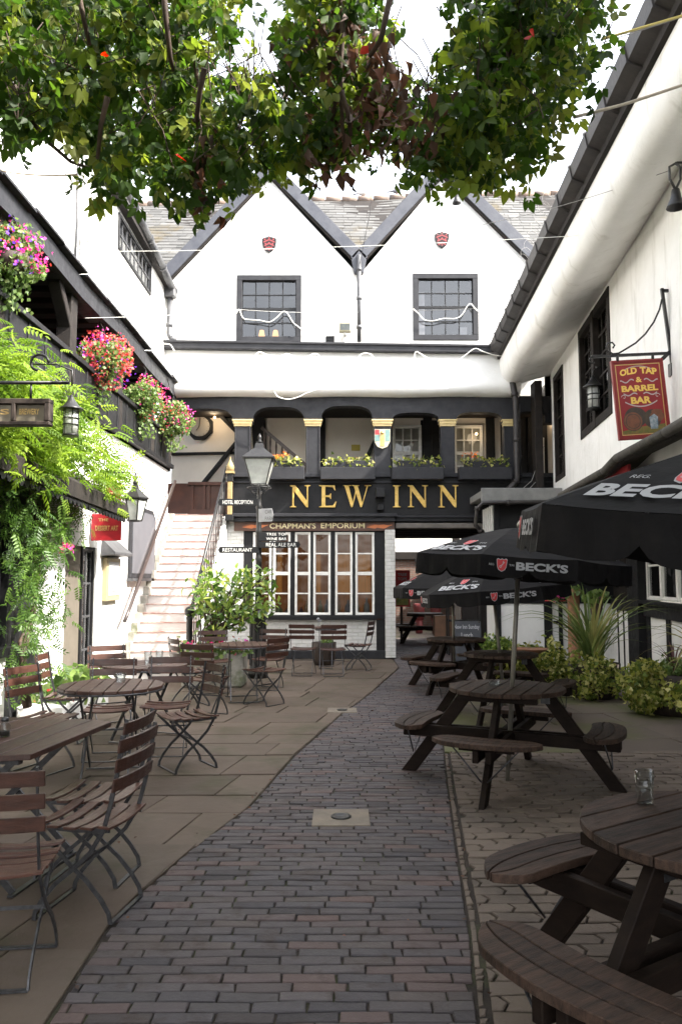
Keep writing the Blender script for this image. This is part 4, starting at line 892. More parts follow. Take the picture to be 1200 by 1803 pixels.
# lean-to eaves
EX = lambda u: 3.1+(u-7.2)*.088
def f(b):
    us = [3, 7.2, 8.95, 9.55, 12.4]; zs = [3.02, 3.02, 3.05, 2.98, 2.98]
    for (a, za), (c, zc) in zip(zip(us, zs), list(zip(us, zs))[1:]):
        b.hexa([(EX(a), a, za-.1), (EX(c), c, zc-.1), (WX(c), c, zc-.0), (WX(a), a, za-.0)], [(EX(a)-.04, a, za+.02), (EX(c)-.04, c, zc+.02), (WX(c), c, zc+.14), (WX(a), a, za+.14)])
        b.tube([(EX(a)-.08, a, za-.06), (EX(c)-.08, c, zc-.06)], .055, 8)
m_moss = M('mossy_tile', (.035,.03,.026), (.065,.058,.045), 8, .85, .012, 18, c3=(.10,.10,.075), c3scale=6, c3lo=.62, c3hi=.75)
part('lean_to_roof', m_moss, rw, f, None, .01)
part('red_fascia', m_red, rw, lambda b: b.hexa([(EX(9)+.06, 9.0, 2.80), (EX(10.6)+.06, 10.6, 2.80), (EX(10.6)+.09, 10.6, 2.80), (EX(9)+.09, 9.0, 2.80)], [(EX(9)+.06, 9.0, 2.93), (EX(10.6)+.06, 10.6, 2.93), (EX(10.6)+.09, 10.6, 2.93), (EX(9)+.09, 9.0, 2.93)]))
# projecting bay by the passage
YQ = 14.75
part('bay_panel', m_plaster2, rw, lambda b: (b.box(2.95, 5.3, YQ, YQ+.1, 0, 1.15), b.box(2.93, 2.99, YQ+.1, 15.9, 0, 1.15)), None)
part('bay_frame', m_black, rw, lambda b: (b.box(2.88, 5.3, YQ-.03, YQ+.08, 1.15, 1.30), b.box(4.1, 5.3, YQ+.02, YQ+.09, 1.3, 3.0), b.box(4.6, 4.7, YQ-.03, YQ-.002, 0, 1.15), b.box(2.88, 2.98, YQ-.025, YQ+.07, 0, 3.0), b.box(3.78, 3.93, YQ-.032, YQ+.05, 0, 3.0), b.box(2.86, 2.90, YQ, 15.9, 1.15, 1.30), b.box(2.9, 4.1, YQ+.02, YQ+.09, 2.2, 3.0), b.box(3.95, 4.1, YQ-.03, YQ-.002, .28, .33), b.box(3.95, 4.1, YQ-.03, YQ-.002, .78, .83), b.box(4.05, 4.12, YQ-.04, YQ-.002, 0, 1.15)), None, .006)
window(rw, lambda u, v, w_: (u, YQ-w_, v), 3.42, 3.98, 1.31, 2.2, .0, 2, 2, .045, .03, m_white, m_white, .05, room=.5)
window(rw, lambda u, v, w_: (u, YQ-w_, v), 2.99, 3.41, 1.31, 2.2, .0, 1, 2, .045, .03, m_black2, m_black2, .05, room=.5)
def f(b):
    for k in range(5): b.box(2.86, 2.90, YQ+.12+k*.22, YQ+.19+k*.22, 1.3, 3.0)
part('bay_mullions', m_white, rw, f)
part('bay_roof', M('pale_lead_sheet', (.20,.20,.19), (.14,.14,.135), 5, .6, .003, 15), rw, lambda b: (b.box(2.62, 4.05, YQ-.35, 15.9, 3.12, 3.26), b.box(2.58, 4.08, YQ-.38, YQ-.33, 3.02, 3.28)), None, .012)
pipe('gutter_pipe', m_gut, rw, [(4.0, YQ-.42, 3.02), (2.6, YQ-.42, 3.0), (2.5, YQ-.38, 2.9), (2.48, YQ-.3, 2.6), (2.8, YQ-.1, 2.3)], .04, 3)
# court seen through the passage
cb = empty('courtyard_building', (2.0, 26, 0), 'brick and white boarded building seen through the carriage passage', 'building')
part('wall', brick_mat('brown_brick', (.20,.11,.08), (.14,.08,.06), (.16,.14,.12)), cb, lambda b: b.box(-3, 9, 26, 26.3, 0, 2.25))
part('beam', m_soot, cb, lambda b: b.box(-3, 9, 25.9, 26.2, 2.25, 2.5), None, .01)
part('boarding', m_white, cb, lambda b: [b.box(-3, 9, 25.95, 26.1+(k % 2)*.01, 2.5+k*.16, 2.655+k*.16) for k in range(12)])
part('side_wall', m_soot, cb, lambda b: (b.box(4.6, 4.8, YB+4.6, 26, 0, 3.4), b.box(-1.2, -1.0, YB+4.6, 26, 0, 3.4)))
part('post', m_soot, cb, lambda b: [b.box(x, x+.18, 21.0, 21.2, 0, 2.9) for x in (.9, 3.0, 4.2)], None, .01)
# ================================================================== FURNITURE
def plank_outline(yl, yu, xf, n=10):   # xf(y)->half width
    ys = [yl+(yu-yl)*i/n for i in range(n+1)]
    return [(xf(y)[1], y) for y in ys]+[(xf(y)[0], y) for y in reversed(ys)]
def disc_planks(b, R, n, z0, z1, gap=.009, hole=0):
    for i in range(n):
        yl, yu = -R+2*R*i/n+gap/2, -R+2*R*(i+1)/n-gap/2
        if i == 0: yl += .004
        if i == n-1: yu -= .004
        b.rn = random.random(); dz = random.uniform(-.0015, .0015)
        b.prism(plank_outline(yl, yu, lambda y: (-math.sqrt(max(R*R-y*y, 1e-6)), math.sqrt(max(R*R-y*y, 1e-6)))), z0+dz, z1+dz)
def make_chair():
    t = empty('folding_chair', (0,0,0))
    sl_ = MB()
    def slat(b, y, z, hw, wd, th, sag, tiltn, fwd=0):
        n = 6; vs = []; ty, tz = tiltn   # width direction in (y,z)
        ny, nz = -tz, ty
        for i in range(n+1):
            x = -hw+2*hw*i/n; k = 1-(x/hw)**2
            cy, cz = y - fwd*k, z - sag*k
            for s1, s2 in ((-1,-1),(1,-1),(1,1),(-1,1)):
                vs.append((x, cy+ty*wd/2*s1+ny*th/2*s2, cz+tz*wd/2*s1+nz*th/2*s2))
        b.rn = random.random()
        b.add(vs, [(i*4+k, i*4+(k+1) % 4, i*4+4+(k+1) % 4, i*4+4+k) for i in range(n) for k in range(4)]+[(3,2,1,0), tuple(n*4+k for k in range(4))])
    b = MB()
    for i in range(5): slat(b, .185-.085*i, .447-.012*math.sin(i*.78), .205, .060, .013, .016, (1, .04*(i-2)))
    b.build('seat', m_redwood, t, bevel=.002)
    b = MB()
    for i in range(3): slat(b, -.205-.013*i, .64+.09*i, .215, .062, .012, 0, (-.14, .99), fwd=.022)
    b.build('backrest', m_redwood, t, bevel=.002)
    A = [(-.235,.865), (-.215,.72), (-.185,.56), (-.150,.43), (-.085,.325), (.0,.245), (.085,.175), (.150,.10), (.185,.04), (.19,.004)]
    B_ = [(.205,.430), (.12,.345), (.03,.262), (-.06,.19), (-.13,.115), (-.175,.05), (-.185,.004)]
    for s_ in (-1, 1):
        b = MB(); b.strip([(s_*.185, y, z) for y, z in A], .008, .020, (1,0,0)); b.build('leg', m_steel, t)
        b = MB(); b.strip([(s_*.165, y, z) for y, z in B_], .008, .020, (1,0,0)); b.build('leg', m_steel, t)
    for q in ([(-.185,.19,.006), (.185,.19,.006)], [(-.165,-.185,.006), (.165,-.185,.006)]): b = MB(); b.strip(q, .022, .008, (0,1,0)); b.build('foot_bar', m_steel, t)
    b = MB(); b.strip([(-.185, .0, .245), (.185, .0, .245)], .014, .008, (0,0,1)); b.build('stretcher', m_steel, t)
    for s_ in (-1, 1): b = MB(); b.strip([(s_*.172, .215, .428), (s_*.172, .0, .418), (s_*.172, -.175, .425)], .008, .018, (1,0,0)); b.build('seat_rail', m_steel, t)
    b = MB()
    for s_ in (-1, 1):
        for i in range(3):
            for d in (-.016, .016): b.lathe([(.005,0),(.005,.004),(.001,.005)], (s_*.187, -.199-.013*i-d*.14, .64+.09*i+d), 6, 'y')
    b.build('rivet', M('bright_rivet', (.5,.5,.48), None, rough=.3, metal=.8), t)
    return t
chair = make_chair(); first = [True]
CH = [ # x, y, facing x, facing y, label
 (-1.22,3.98,-1,.18,'folding chair nearest the brick path, its slatted seat turned to the rectangular table'),
 (-1.33,4.40,-1,.12,'folding chair tucked just behind the nearest one, at the right end of the rectangular table'),
 (-1.40,3.36,-.12,1,'dark backed folding chair cut off by the left edge, its back to the camera'),
 (-1.30,6.85,-.80,-.55,'folding chair standing alone facing the slatted round table'),
 (-2.52,6.75,.90,-.35,'folding chair at the left wall with its back against the climber leaves'),
 (-2.75,7.95,1,.05,'folding chair seen side on between the climber and the slatted round table'),
 (-2.52,8.75,.50,-.85,'orange sunlit folding chair before the glazed door'),
 (-2.10,7.22,.12,-1,'folding chair pulled up to the far side of the slatted round table'),
 (-1.62,7.42,.05,-1,'dark slatted folding chair right of the one behind the slatted round table'),
 (-1.58,9.35,.35,1,'folding chair with its back to the camera at the round table by the lamp post'),
 (-1.92,10.15,.85,.5,'folding chair to the left of the round table by the lamp post'),
 (-.98,10.25,-.80,.60,'folding chair to the right of the round table by the lamp post'),
 (-1.05,11.65,-.2,-1,'folding chair between the lamp post base and the shop window wall'),
 (-1.80,11.35,.3,-1,'folding chair between the shrub trough and the round table'),
 (-.63,13.35,.10,1,'folding chair nearest the lamp post in the set below the shop window'),
 (-.14,13.25,-.10,1,'folding chair with a pale seat in the middle of the set below the shop window'),
 (.32,14.1,-.9,.3,'folding chair nearest the white pier below the shop window'),
]
for i, (x, y, fx, fy, lab) in enumerate(CH):
    o = chair if i == 0 else copy_tree(chair)
    o.location = (x, y, .003); o.rotation_euler = (0, 0, math.atan2(-fx, fy)); tag(o, lab, 'chair', 'folding slatted chairs')
def make_bistro(R=.42, H=.74, rz=0, n=8):
    t = empty('bistro_table', (0,0,0))
    b = MB(); disc_planks(b, R, n, H-.026, H); b.build('tabletop', m_teakt, t, bevel=.003)
    b = MB(); b.box(-R*.55, -R*.55+.05, -R*.72, R*.72, H-.06, H-.027); b.box(R*.55-.05, R*.55, -R*.72, R*.72, H-.06, H-.027); b.tube([(R*math.cos(k*math.pi/16)*.995, R*math.sin(k*math.pi/16)*.995, H-.033) for k in range(33)], .008, 6, False); b.build('top_frame', m_steel, t)
    for s_ in (-1, 1):
        q = .20 if s_ > 0 else .175
        for e in (-1, 1):
            b = MB(); b.strip([(-s_*.26, e*q, H-.045), (0, e*q, .38), (s_*.29, e*q, .03)], .012, .030, (0,1,0)); b.build('leg', m_steel, t)
        b = MB(); b.strip([(s_*.29, -q-.03, .012), (s_*.29, q+.03, .012)], .024, .010, (1,0,0)); b.build('foot_bar', m_steel, t)
    return t
bt = make_bistro()
for i, (x, y, rz, sc, lab) in enumerate([(-1.87,6.5,98,1,'round slatted table with thin gaps between its boards, second from the camera'),
    (-1.98,8.05,70,1.0,'round table carrying two tall glasses at the foot of the stair'),
    (-1.30,10.6,100,.97,'round reddish table in front of the lamp post'),
    (-.27,14.35,90,.62,'small round table with a flower vase below the shop window')]):
    o = bt if i == 0 else copy_tree(bt); o.location = (x, y, .003); o.rotation_euler = (0,0,math.radians(rz)); o.scale = (sc, sc, 1); tag(o, lab, 'table', 'round bistro tables')
# rectangular table, near left
t = empty('rectangular_table', (-1.96, 4.46, .003), 'dark rectangular slatted table with clipped corners at the left edge', 'table', rz=math.radians(-9))
hx, hy, cc = .52, .50, .06
b = MB()
for i in range(7):
    xl, xr_ = -hx+2*hx*i/7+.005, -hx+2*hx*(i+1)/7-.005; b.rn = random.random()
    f_ = lambda x: hy - max(0, abs(x)-(hx-cc))
    b.prism([(xl, -f_(xl)), (xr_, -f_(xr_)), (xr_, f_(xr_)), (xl, f_(xl))], .712, .742)
b.build('tabletop', m_teakt, t, world=False, bevel=.003)
b = MB(); b.box(-.40, .40, -.36, -.32, .665, .711); b.box(-.40, .40, .32, .36, .665, .711); b.box(-.42, .42, -.02, .02, .675, .711); b.build('top_frame', m_steel, t, world=False)
for e in (-1, 1):
    for s_ in (-1, 1):
        b = MB(); b.strip([(-s_*.34, e*(.30 if s_ > 0 else .27), .68), (0, e*(.30 if s_ > 0 else .27), .36), (s_*.36, e*(.30 if s_ > 0 else .27), .02)], .014, .034, (0,1,0)); b.build('leg', m_steel, t, world=False)
for s_ in (-1, 1):
    b = MB(); b.strip([(s_*.36, -.33, .012), (s_*.36, .33, .012)], .03, .01, (1,0,0)); b.build('foot_bar', m_steel, t, world=False)
# ---- picnic tables
def make_picnic():
    t = empty('picnic_table', (0,0,0))
    b = MB(); disc_planks(b, .46, 7, .70, .735, .006); b.build('tabletop', m_pic, t, bevel=.004)
    b = MB(); b.box(-.36, -.30, -.30, .30, .655, .699); b.box(.30, .36, -.30, .30, .655, .699); b.build('top_batten', m_picleg, t, bevel=.003)
    for k in range(4):
        a = k*math.pi/2; ca, sa = math.cos(a), math.sin(a)
        T = lambda x, y, z: (ca*x-sa*y, sa*x+ca*y, z)
        zo = .0012*k
        b = MB(T); hx_ = .40
        def yo(x): return .90-.50*x*x - (.0 if abs(x) < .26 else (abs(x)-.26)**2*4.2)
        def yi(x): return .635+.10*math.exp(-(x/.22)**2)*.0 - .25*x*x + (.0 if abs(x) < .26 else (abs(x)-.26)**2*5.5)
        m_ = 3
        for i in range(m_):
            b.rn = random.random(); n = 18; up, lo_ = [], []
            for j in range(n+1):
                x = -hx_+2*hx_*j/n; y0, y1 = yi(x), yo(x)
                g0 = y0+(y1-y0)*i/m_+(.003 if i else 0); g1_ = y0+(y1-y0)*(i+1)/m_-(.003 if i < m_-1 else 0)
                lo_.append((x, g0)); up.append((x, max(g1_, g0+.002)))
            b.prism(lo_+up[::-1], .405+zo, .440+zo)
        b.build('seat', m_pic, t, bevel=.003)
        b = MB(T); b.rn = random.random(); b.hexa([(-.022,.77,0),(.022,.77,0),(.022,.895,0),(-.022,.895,0)], [(-.022,.24,.70),(.022,.24,.70),(.022,.365,.70),(-.022,.365,.70)]); b.build('leg', m_picleg, t, bevel=.004)
        b = MB(T); b.box(-.20, .20, .70, .74, .36, .404); b.build('seat_batten', m_picleg, t)
        b = MB(T); b.tube([(-.25,.76,.40), (-.02,.79,.16)], .006, 6); b.tube([(.25,.76,.40), (.02,.79,.16)], .006, 6); b.build('brace', m_steel, t)
        b = MB(T); b.box(-.026,-.0225,.27,.34,.62,.70); b.box(-.027,-.0225,.68,.72,.1,.25) if False else None; b.box(.0225,.026,.27,.34,.62,.70); b.build('bracket', m_steel, t)
    b = MB(); b.box(-.068, -.024, -.86, .86, .300, .395); b.box(.024, .068, -.86, .86, .300, .395); b.build('crossbeam', m_picleg, t, bevel=.004)
    b = MB(); b.box(-.86, -.07, -.068, -.024, .303, .392); b.box(.07, .86, -.068, -.024, .303, .392); b.box(-.86, -.07, .024, .068, .303, .392); b.box(.07, .86, .024, .068, .303, .392); b.build('crossbeam', m_picleg, t, bevel=.004)
    return t
pt_ = make_picnic()
PT = [(1.315,2.83,33,'round picnic table in the near right corner carrying a tall glass'), (1.335,6.42,66,'round picnic table mid right with the leaning parasol pole through it'),
      (1.87,9.3,60,'third round picnic table back, half hidden by the one before it'), (1.68,11.6,52,'fourth round picnic table, before the chalkboard'), (2.15,20.3,40,'dark picnic table beyond the carriage passage')]
for i, (x, y, a, lab) in enumerate(PT):
    o = pt_ if i == 0 else copy_tree(pt_); o.location = (x, y, .004); o.rotation_euler = (0,0,math.radians(a)); tag(o, lab, 'picnic table', 'round picnic tables')
    if i in (2, 3): o.scale = (.93, .93, 1)
# ---- umbrellas
def shield(b, cx, cy, h, fn, grow=1.0, dz=0.0):
    w_ = h*.8*grow; hh_ = h*grow
    pl = [(-.5,.42),(-.36,.5),(-.15,.42),(0,.5),(.15,.42),(.36,.5),(.5,.42),(.46,.1),(.42,-.15),(.3,-.36),(0,-.5),(-.3,-.36),(-.42,-.15),(-.46,.1)]
    b.add([fn(cx+x*w_, cy+y*hh_, dz) for x, y in pl], [tuple(range(len(pl)))])
def key(b, cx, cy, h, fn, dz):
    a = math.radians(50); ca, sa = math.cos(a), math.sin(a)
    R_ = lambda x, y: fn(cx+(ca*x-sa*y)*h, cy+(sa*x+ca*y)*h, dz)
    b.add([R_(-.1,-.04), R_(.4,-.04), R_(.4,.04), R_(-.1,.04)], [(0,1,2,3)]); b.add([R_(.26,.04), R_(.40,.04), R_(.40,.16), R_(.26,.16)], [(0,1,2,3)])
    n = 10; b.add([R_(-.2+.13*math.cos(k*2*math.pi/n), .13*math.sin(k*2*math.pi/n)) for k in range(n)]+[R_(-.2+.06*math.cos(k*2*math.pi/n), .06*math.sin(k*2*math.pi/n)) for k in range(n)], [(k, (k+1) % n, n+(k+1) % n, n+k) for k in range(n)])
def umbrella(x, y, rim, rise, rz, tx, ty, lab, R=.88):
    t = empty('parasol', (x, y, .0), lab, 'parasol', 'black beer parasols')
    Vv = [Vector((R*math.cos(-math.pi/2+k*math.pi/4), R*math.sin(-math.pi/2+k*math.pi/4), 0)) for k in range(8)]
    ap = R*math.cos(math.pi/8); zc = lambda d: rim+rise*(1-min(1, max(0, d))**1.35)
    b = MB(); nr, nf = 7, 6; vs = [(0, 0, rim+rise)]; fs = []
    for i in range(1, nr+1):
        tt = i/nr
        for k in range(8):
            for j in range(nf):
                q = Vv[k].lerp(Vv[(k+1) % 8], j/nf)*tt; s_ = 4*(j/nf)*(1-j/nf); vs.append((q.x, q.y, zc(tt)-.010*s_*tt+.004*math.sin(k*3+i)))
    m = 8*nf
    for k in range(m): fs.append((0, 1+k, 1+(k+1) % m))
    for i in range(nr-1):
        for k in range(m): fs.append((1+i*m+k, 1+(i+1)*m+k, 1+(i+1)*m+(k+1) % m, 1+i*m+(k+1) % m))
    b.add(vs, fs); b.build('canopy', m_canvas, t, world=False)
    b = MB(); vs = []; nf2 = 20
    for k in range(8):
        for j in range(nf2):
            s_ = j/nf2; q = Vv[k].lerp(Vv[(k+1) % 8], s_); d = .155-.045*math.exp(-((s_-.5)/.045)**2)-.006*math.cos(s_*4*math.pi); rip = 1+.006*math.sin(s_*25+k)
            zz0 = zc(1)-.010*4*s_*(1-s_)+.001
            vs += [(q.x*1.001, q.y*1.001, zz0), (q.x*rip*1.004, q.y*rip*1.004, zz0-.08), (q.x*rip*1.006, q.y*rip*1.006, zc(1)-d)]
    M_ = 8*nf2; b.add(vs, [(i*3+c, ((i+1) % M_)*3+c, ((i+1) % M_)*3+c+1, i*3+c+1) for i in range(M_) for c in range(2)]); b.build('valance', m_canvas, t, world=False)
    for k in range(8):
        wt_, rd = MB(), MB()
        mid = (Vv[k]+Vv[(k+1) % 8])/2; n_ = mid.normalized(); e = (Vv[(k+1) % 8]-Vv[k]).normalized()
        if k % 2 == 0:
            fn = lambda s_, v, dz: tuple(n_*(ap*.96-v)+e*s_+Vector((0, 0, zc((ap*.96-v)/ap)+.004+dz)))
            wt_.text("BECK'S", -.255, .255, .03, .125, 0, fn=lambda u, v: fn(u, v, .001), bold=.04)
            shield(wt_, 0, .195, .105, fn, 1.12, 0.0); shield(rd, 0, .195, .105, fn, 1.0, .002); key(wt_, 0, .195, .09, fn, .0035)
            for tx_, s0 in (('REG.', -.19), ('TM', .11)): wt_.text(tx_, s0, s0+.07, .17, .195, 0, fn=lambda u, v: fn(u, v, .001), bold=.0)
        else:
            fn = lambda s_, v, dz: tuple(n_*(ap*1.012+.004+dz)+e*s_+Vector((0, 0, zc(1)-.145+v)))
            wt_.text("BECK'S", -.09, .27, .045, .105, 0, fn=lambda u, v: fn(u, v, .001), bold=.04)
            shield(wt_, -.19, .075, .085, fn, 1.14, 0); shield(rd, -.19, .075, .085, fn, 1, .002); key(wt_, -.19, .075, .07, fn, .0035)
            for tx_, s0 in (('REG', -.28), ('TM', -.14)): wt_.text(tx_, s0, s0+.035, .07, .085, 0, fn=lambda u, v: fn(u, v, .001), bold=.0)
        wt_.build('logo_lettering', m_logow, t, world=False); rd.build('logo_badge', m_logored, t, world=False)
    b = MB(); b.tube([(0,0,0), (0,0,rim+rise+.03)], .019, 12); b.lathe([(.03,0),(.03,.03),(.012,.06)], (0,0,rim+rise), 10); b.build('pole', M('silver_pole', (.28,.26,.22), (.2,.18,.15), 8, .4, metal=.5), t, world=False)
    b = MB()
    for v in Vv: b.tube([(0,0,rim+rise-.02), (v.x*.5, v.y*.5, zc(.5)-.02), (v.x*.99, v.y*.99, rim-.008)], .006, 5); b.tube([(0,0,rim-.12), (v.x*.5, v.y*.5, zc(.5)-.025)], .005, 5)
    b.lathe([(.035,0),(.035,.05)], (0,0,rim-.15), 10); b.build('ribs', m_iron, t, world=False)
    for v in Vv: pass
    Mx = Matrix.Rotation(math.radians(ty), 3, 'Y') @ Matrix.Rotation(math.radians(tx), 3, 'X') @ Matrix.Rotation(math.radians(rz), 3, 'Z')
    t.rotation_euler = Mx.to_euler(); return t
umbrella(1.35, 2.85, 1.775, .35, -75, 4, 6.0, 'very large looking near black parasol filling the right edge', R=.93)
umbrella(1.325, 6.41, 1.755, .27, -75, 0, 4.0, 'black parasol on a leaning pole over the second picnic table')
umbrella(1.92, 9.3, 1.50, .30, -65, 0, -5.0, 'black parasol partly behind the leaning one, over the third picnic table')
umbrella(1.66, 11.6, 1.49, .33, -15, 0, -1.0, 'farthest black parasol, only its left corner showing')
# ---- lamp post with finger signs
lx, ly = -1.36, 13.0
lp = empty('lamp_post', (lx, ly, 0), 'black victorian lamp post with square lantern and finger signs before the shop', 'lamp post')
part('pedestal', m_iron, lp, lambda b: (b.lathe([(.17,0),(.17,.10),(.13,.14),(.12,.95),(.14,1.0),(.15,1.04),(.10,1.09),(.06,1.14)], (lx, ly, 0), 20), [b.box(lx+.125*math.cos(k*math.pi/4)-.012, lx+.125*math.cos(k*math.pi/4)+.012, ly+.125*math.sin(k*math.pi/4)-.012, ly+.125*math.sin(k*math.pi/4)+.012, .2, .9) for k in range(8)]))
part('column', m_iron, lp, lambda b: b.lathe([(.058,1.1),(.05,1.9),(.06,1.93),(.05,1.97),(.045,2.35),(.058,2.38),(.045,2.42),(.042,2.75),(.062,2.79),(.04,2.84),(.035,2.98),(.05,3.05),(.02,3.1)], (lx, ly, 0), 16))
square_lantern(lp, lx, ly, 3.17, .46, .24, .42)
def f(b):
    for k in range(4):
        a = k*math.pi/2; b.tube([(lx, ly, 3.0), (lx+.10*math.cos(a), ly+.10*math.sin(a), 3.04), (lx+.17*math.cos(a), ly+.17*math.sin(a), 3.14), (lx+.12*math.cos(a), ly+.12*math.sin(a), 3.18)], .012, 6)
    b.tube([(lx+.2*math.cos(k*math.pi/8), ly+.2*math.sin(k*math.pi/8), 3.12) for k in range(17)], .008, 5, False)
part('lantern_cradle', m_iron, lp, f)
def finger(px0, px1, py0, py1, lines, m=m_black, tm=None, ang=0, lab=None, dy=-.07):
    a = P(px0, py1, ly); c = P(px1, py0, ly); far = a.x if abs(a.x-lx) > abs(c.x-lx) else c.x; sg = 1 if far > lx else -1; L_ = abs(far-lx)
    T = lambda u, v, w_: (lx+sg*u*math.cos(ang), ly+dy+sg*u*math.sin(ang)-w_, v)
    o = part('finger_sign', m, lp, lambda b: (b.prism([(0,a.z),(L_,a.z),(L_+.03,(a.z+c.z)/2),(L_,c.z),(0,c.z)], -.012, .012)), T, .003, lab)
    h_ = (c.z-a.z)/len(lines)
    Tx = lambda u, v: (lx+u*math.cos(ang), ly+dy+u*math.sin(ang)-.0145, v)
    for i, s_ in enumerate(lines):
        v1 = c.z-h_*i-h_*.22; v0 = c.z-h_*(i+1)+h_*.22; u0, u1 = (.13, L_-.04) if sg > 0 else (-L_+.05, -.10)
        if len(lines) > 1: u1 = u0+.042*len(s_)
        b = MB(); b.text(s_, u0, u1, v0, v1, 0, fn=Tx, bold=.0); b.build('sign_lettering', tm or m_white, o)
finger(388, 452, 879, 891, ['HOTEL RECEPTION']); finger(388, 452, 963, 974, ['RESTAURANT']); finger(460, 526, 954, 965, ['REAL ALE BAR'], dy=-.075)
finger(460, 503, 937, 953, ['TREE TOPS', 'WINE BAR'], dy=-.06)
m_greyp = M('pale_grey_sign', (.30,.30,.31), (.24,.24,.25), 6, .5)
finger(460, 484, 897, 920, ['CAR', 'PARK'], m=m_greyp, tm=m_lead, ang=-.5, lab='pale grey finger sign turned toward the camera'); finger(430, 455, 924, 940, ['EXIT'], m=m_greyp, tm=m_lead, ang=.6) if False else None
# ---- right hand pub sign and its bracket
Ys = 8.2; s = empty('pub_sign', (P(1125, 700, Ys).x, Ys, P(1125, 773, Ys).z), 'red painted pub board with gold writing and a barrel picture hanging from an iron bracket', 'sign')
c00, c10, c11, c01 = P(1090, 774, Ys), P(1180, 768, Ys), P(1164, 632, Ys), P(1075, 637, Ys)
SG = lambda u, v, w_: tuple((c00*(1-u)+c10*u)*(1-v)+(c01*(1-u)+c11*u)*v+Vector((0, -w_, 0)))
part('board', M('sign_red', (.28,.010,.014), (.22,.008,.012), 5, .45, .0004, 50), s, lambda b: b.box(0, 1, 0, 1, -.03, 0), SG)
part('border', M('sign_frame_red', (.20,.012,.012), None, rough=.4), s, lambda b: (b.box(-.01, .035, -.01, 1.01, -.035, .012), b.box(.965, 1.01, -.01, 1.01, -.035, .012), b.box(.035, .965, -.01, .025, -.035, .011), b.box(.035, .965, .975, 1.01, -.035, .011)), SG, .002)
part('gold_line', m_gold, s, lambda b: (b.box(.06, .075, .045, .955, .001, .003), b.box(.925, .94, .045, .955, .001, .003), b.box(.075, .925, .045, .056, .001, .003), b.box(.075, .925, .944, .955, .001, .003)), SG)
def f(b):
    arc = lambda k, u0, u1: (lambda u, v: SG(u, v+k*math.sin(math.pi*(u-u0)/(u1-u0)), .004))
    b.text('OLD', .14, .48, .80, .885, 0, fn=arc(.03, .14, .96), bold=.045); b.text('TAP', .54, .87, .80, .885, 0, fn=arc(.03, .04, .87), bold=.045)
    b.text('&', .44, .56, .715, .785, 0, fn=lambda u, v: SG(u, v, .004), bold=.03); b.text('BARREL', .14, .86, .60, .68, 0, fn=lambda u, v: SG(u, v, .004), bold=.045); b.text('BAR', .30, .70, .44, .53, 0, fn=lambda u, v: SG(u, v, .004), bold=.045)
part('lettering', M('sign_gold', (.78,.50,.10), None, rough=.45), s, f)
def swirl(b, pts, wd=.008, lift=.0025):
    for (p, q) in zip(pts, pts[1:]):
        d = Vector((q[0]-p[0], (q[1]-p[1]))).normalized(); n_ = Vector((-d.y, d.x))*wd
        b.add([SG(p[0]-n_.x, p[1]-n_.y, lift), SG(q[0]-n_.x, q[1]-n_.y, lift), SG(q[0]+n_.x, q[1]+n_.y, lift), SG(p[0]+n_.x, p[1]+n_.y, lift)], [(0,1,2,3)])
def f(b):
    for sg in (-1, 1):
        X = lambda u: .5+sg*u
        swirl(b, [(X(.10+.03*k), .745+.018*math.sin(k*.9)-.002*k) for k in range(10)]); swirl(b, [(X(.06+.03*k), .565+.016*math.sin(k*.8)) for k in range(10)])
        swirl(b, [(X(.33+.05*math.cos(k*.6)*(1-k*.07)), .535+.030*math.sin(k*.6)*(1-k*.07)) for k in range(10)], .005); swirl(b, [(X(.0+.035*k), .405+.0016*k*k*.5) for k in range(10)])
        swirl(b, [(X(.0+.035*k), .925-.0012*k*k*.6) for k in range(9)], .005)
part('scrollwork', M('sign_silver', (.42,.36,.36), None, rough=.5), s, f)
def ell(b, cx, cy, rx, ry, l, n=22): b.add([SG(cx+rx*math.cos(k*2*math.pi/n), cy+ry*math.sin(k*2*math.pi/n), l) for k in range(n)], [tuple(range(n))])
part('painted_barrel', M('painted_barrel_brown', (.20,.07,.03), (.11,.04,.02), 14, .5), s, lambda b: (ell(b, .30, .22, .19, .125, .0030), ell(b, .78, .27, .14, .07, .0033), ell(b, .78, .33, .11, .03, .0036)))
part('painted_shadow', M('painted_dark', (.03,.02,.02), (.07,.05,.03), 10, .6), s, lambda b: (ell(b, .36, .27, .22, .13, .0022), ell(b, .68, .24, .17, .12, .0024), [b.add([SG(.30+r0*math.cos(k*.314), .22+r0*.66*math.sin(k*.314), .0034) for k in range(20)]+[SG(.30+(r0-.012)*math.cos(k*.314), .22+(r0-.012)*.66*math.sin(k*.314), .0034) for k in range(20)], [(k, (k+1) % 20, 20+(k+1) % 20, 20+k) for k in range(20)]) for r0 in (.19, .145)]))
part('painted_grass', M('painted_olive', (.10,.11,.02), (.2,.13,.03), 20, .6), s, lambda b: b.add([SG(.08, .06, .0018), SG(.92, .06, .0018), SG(.92, .17, .0018), SG(.5, .15, .0018), SG(.08, .10, .0018)], [(0,1,2,3,4)]))
part('painted_jug', M('painted_jug', (.35,.38,.40), (.10,.16,.20), 30, .5), s, lambda b: (ell(b, .70, .20, .075, .08, .0042), b.add([SG(.63,.11,.0040), SG(.77,.11,.0040), SG(.79,.26,.0040), SG(.72,.30,.0040), SG(.62,.26,.0040)], [(0,1,2,3,4)])))
pw = lambda x, y: tuple(P(x, y, Ys))
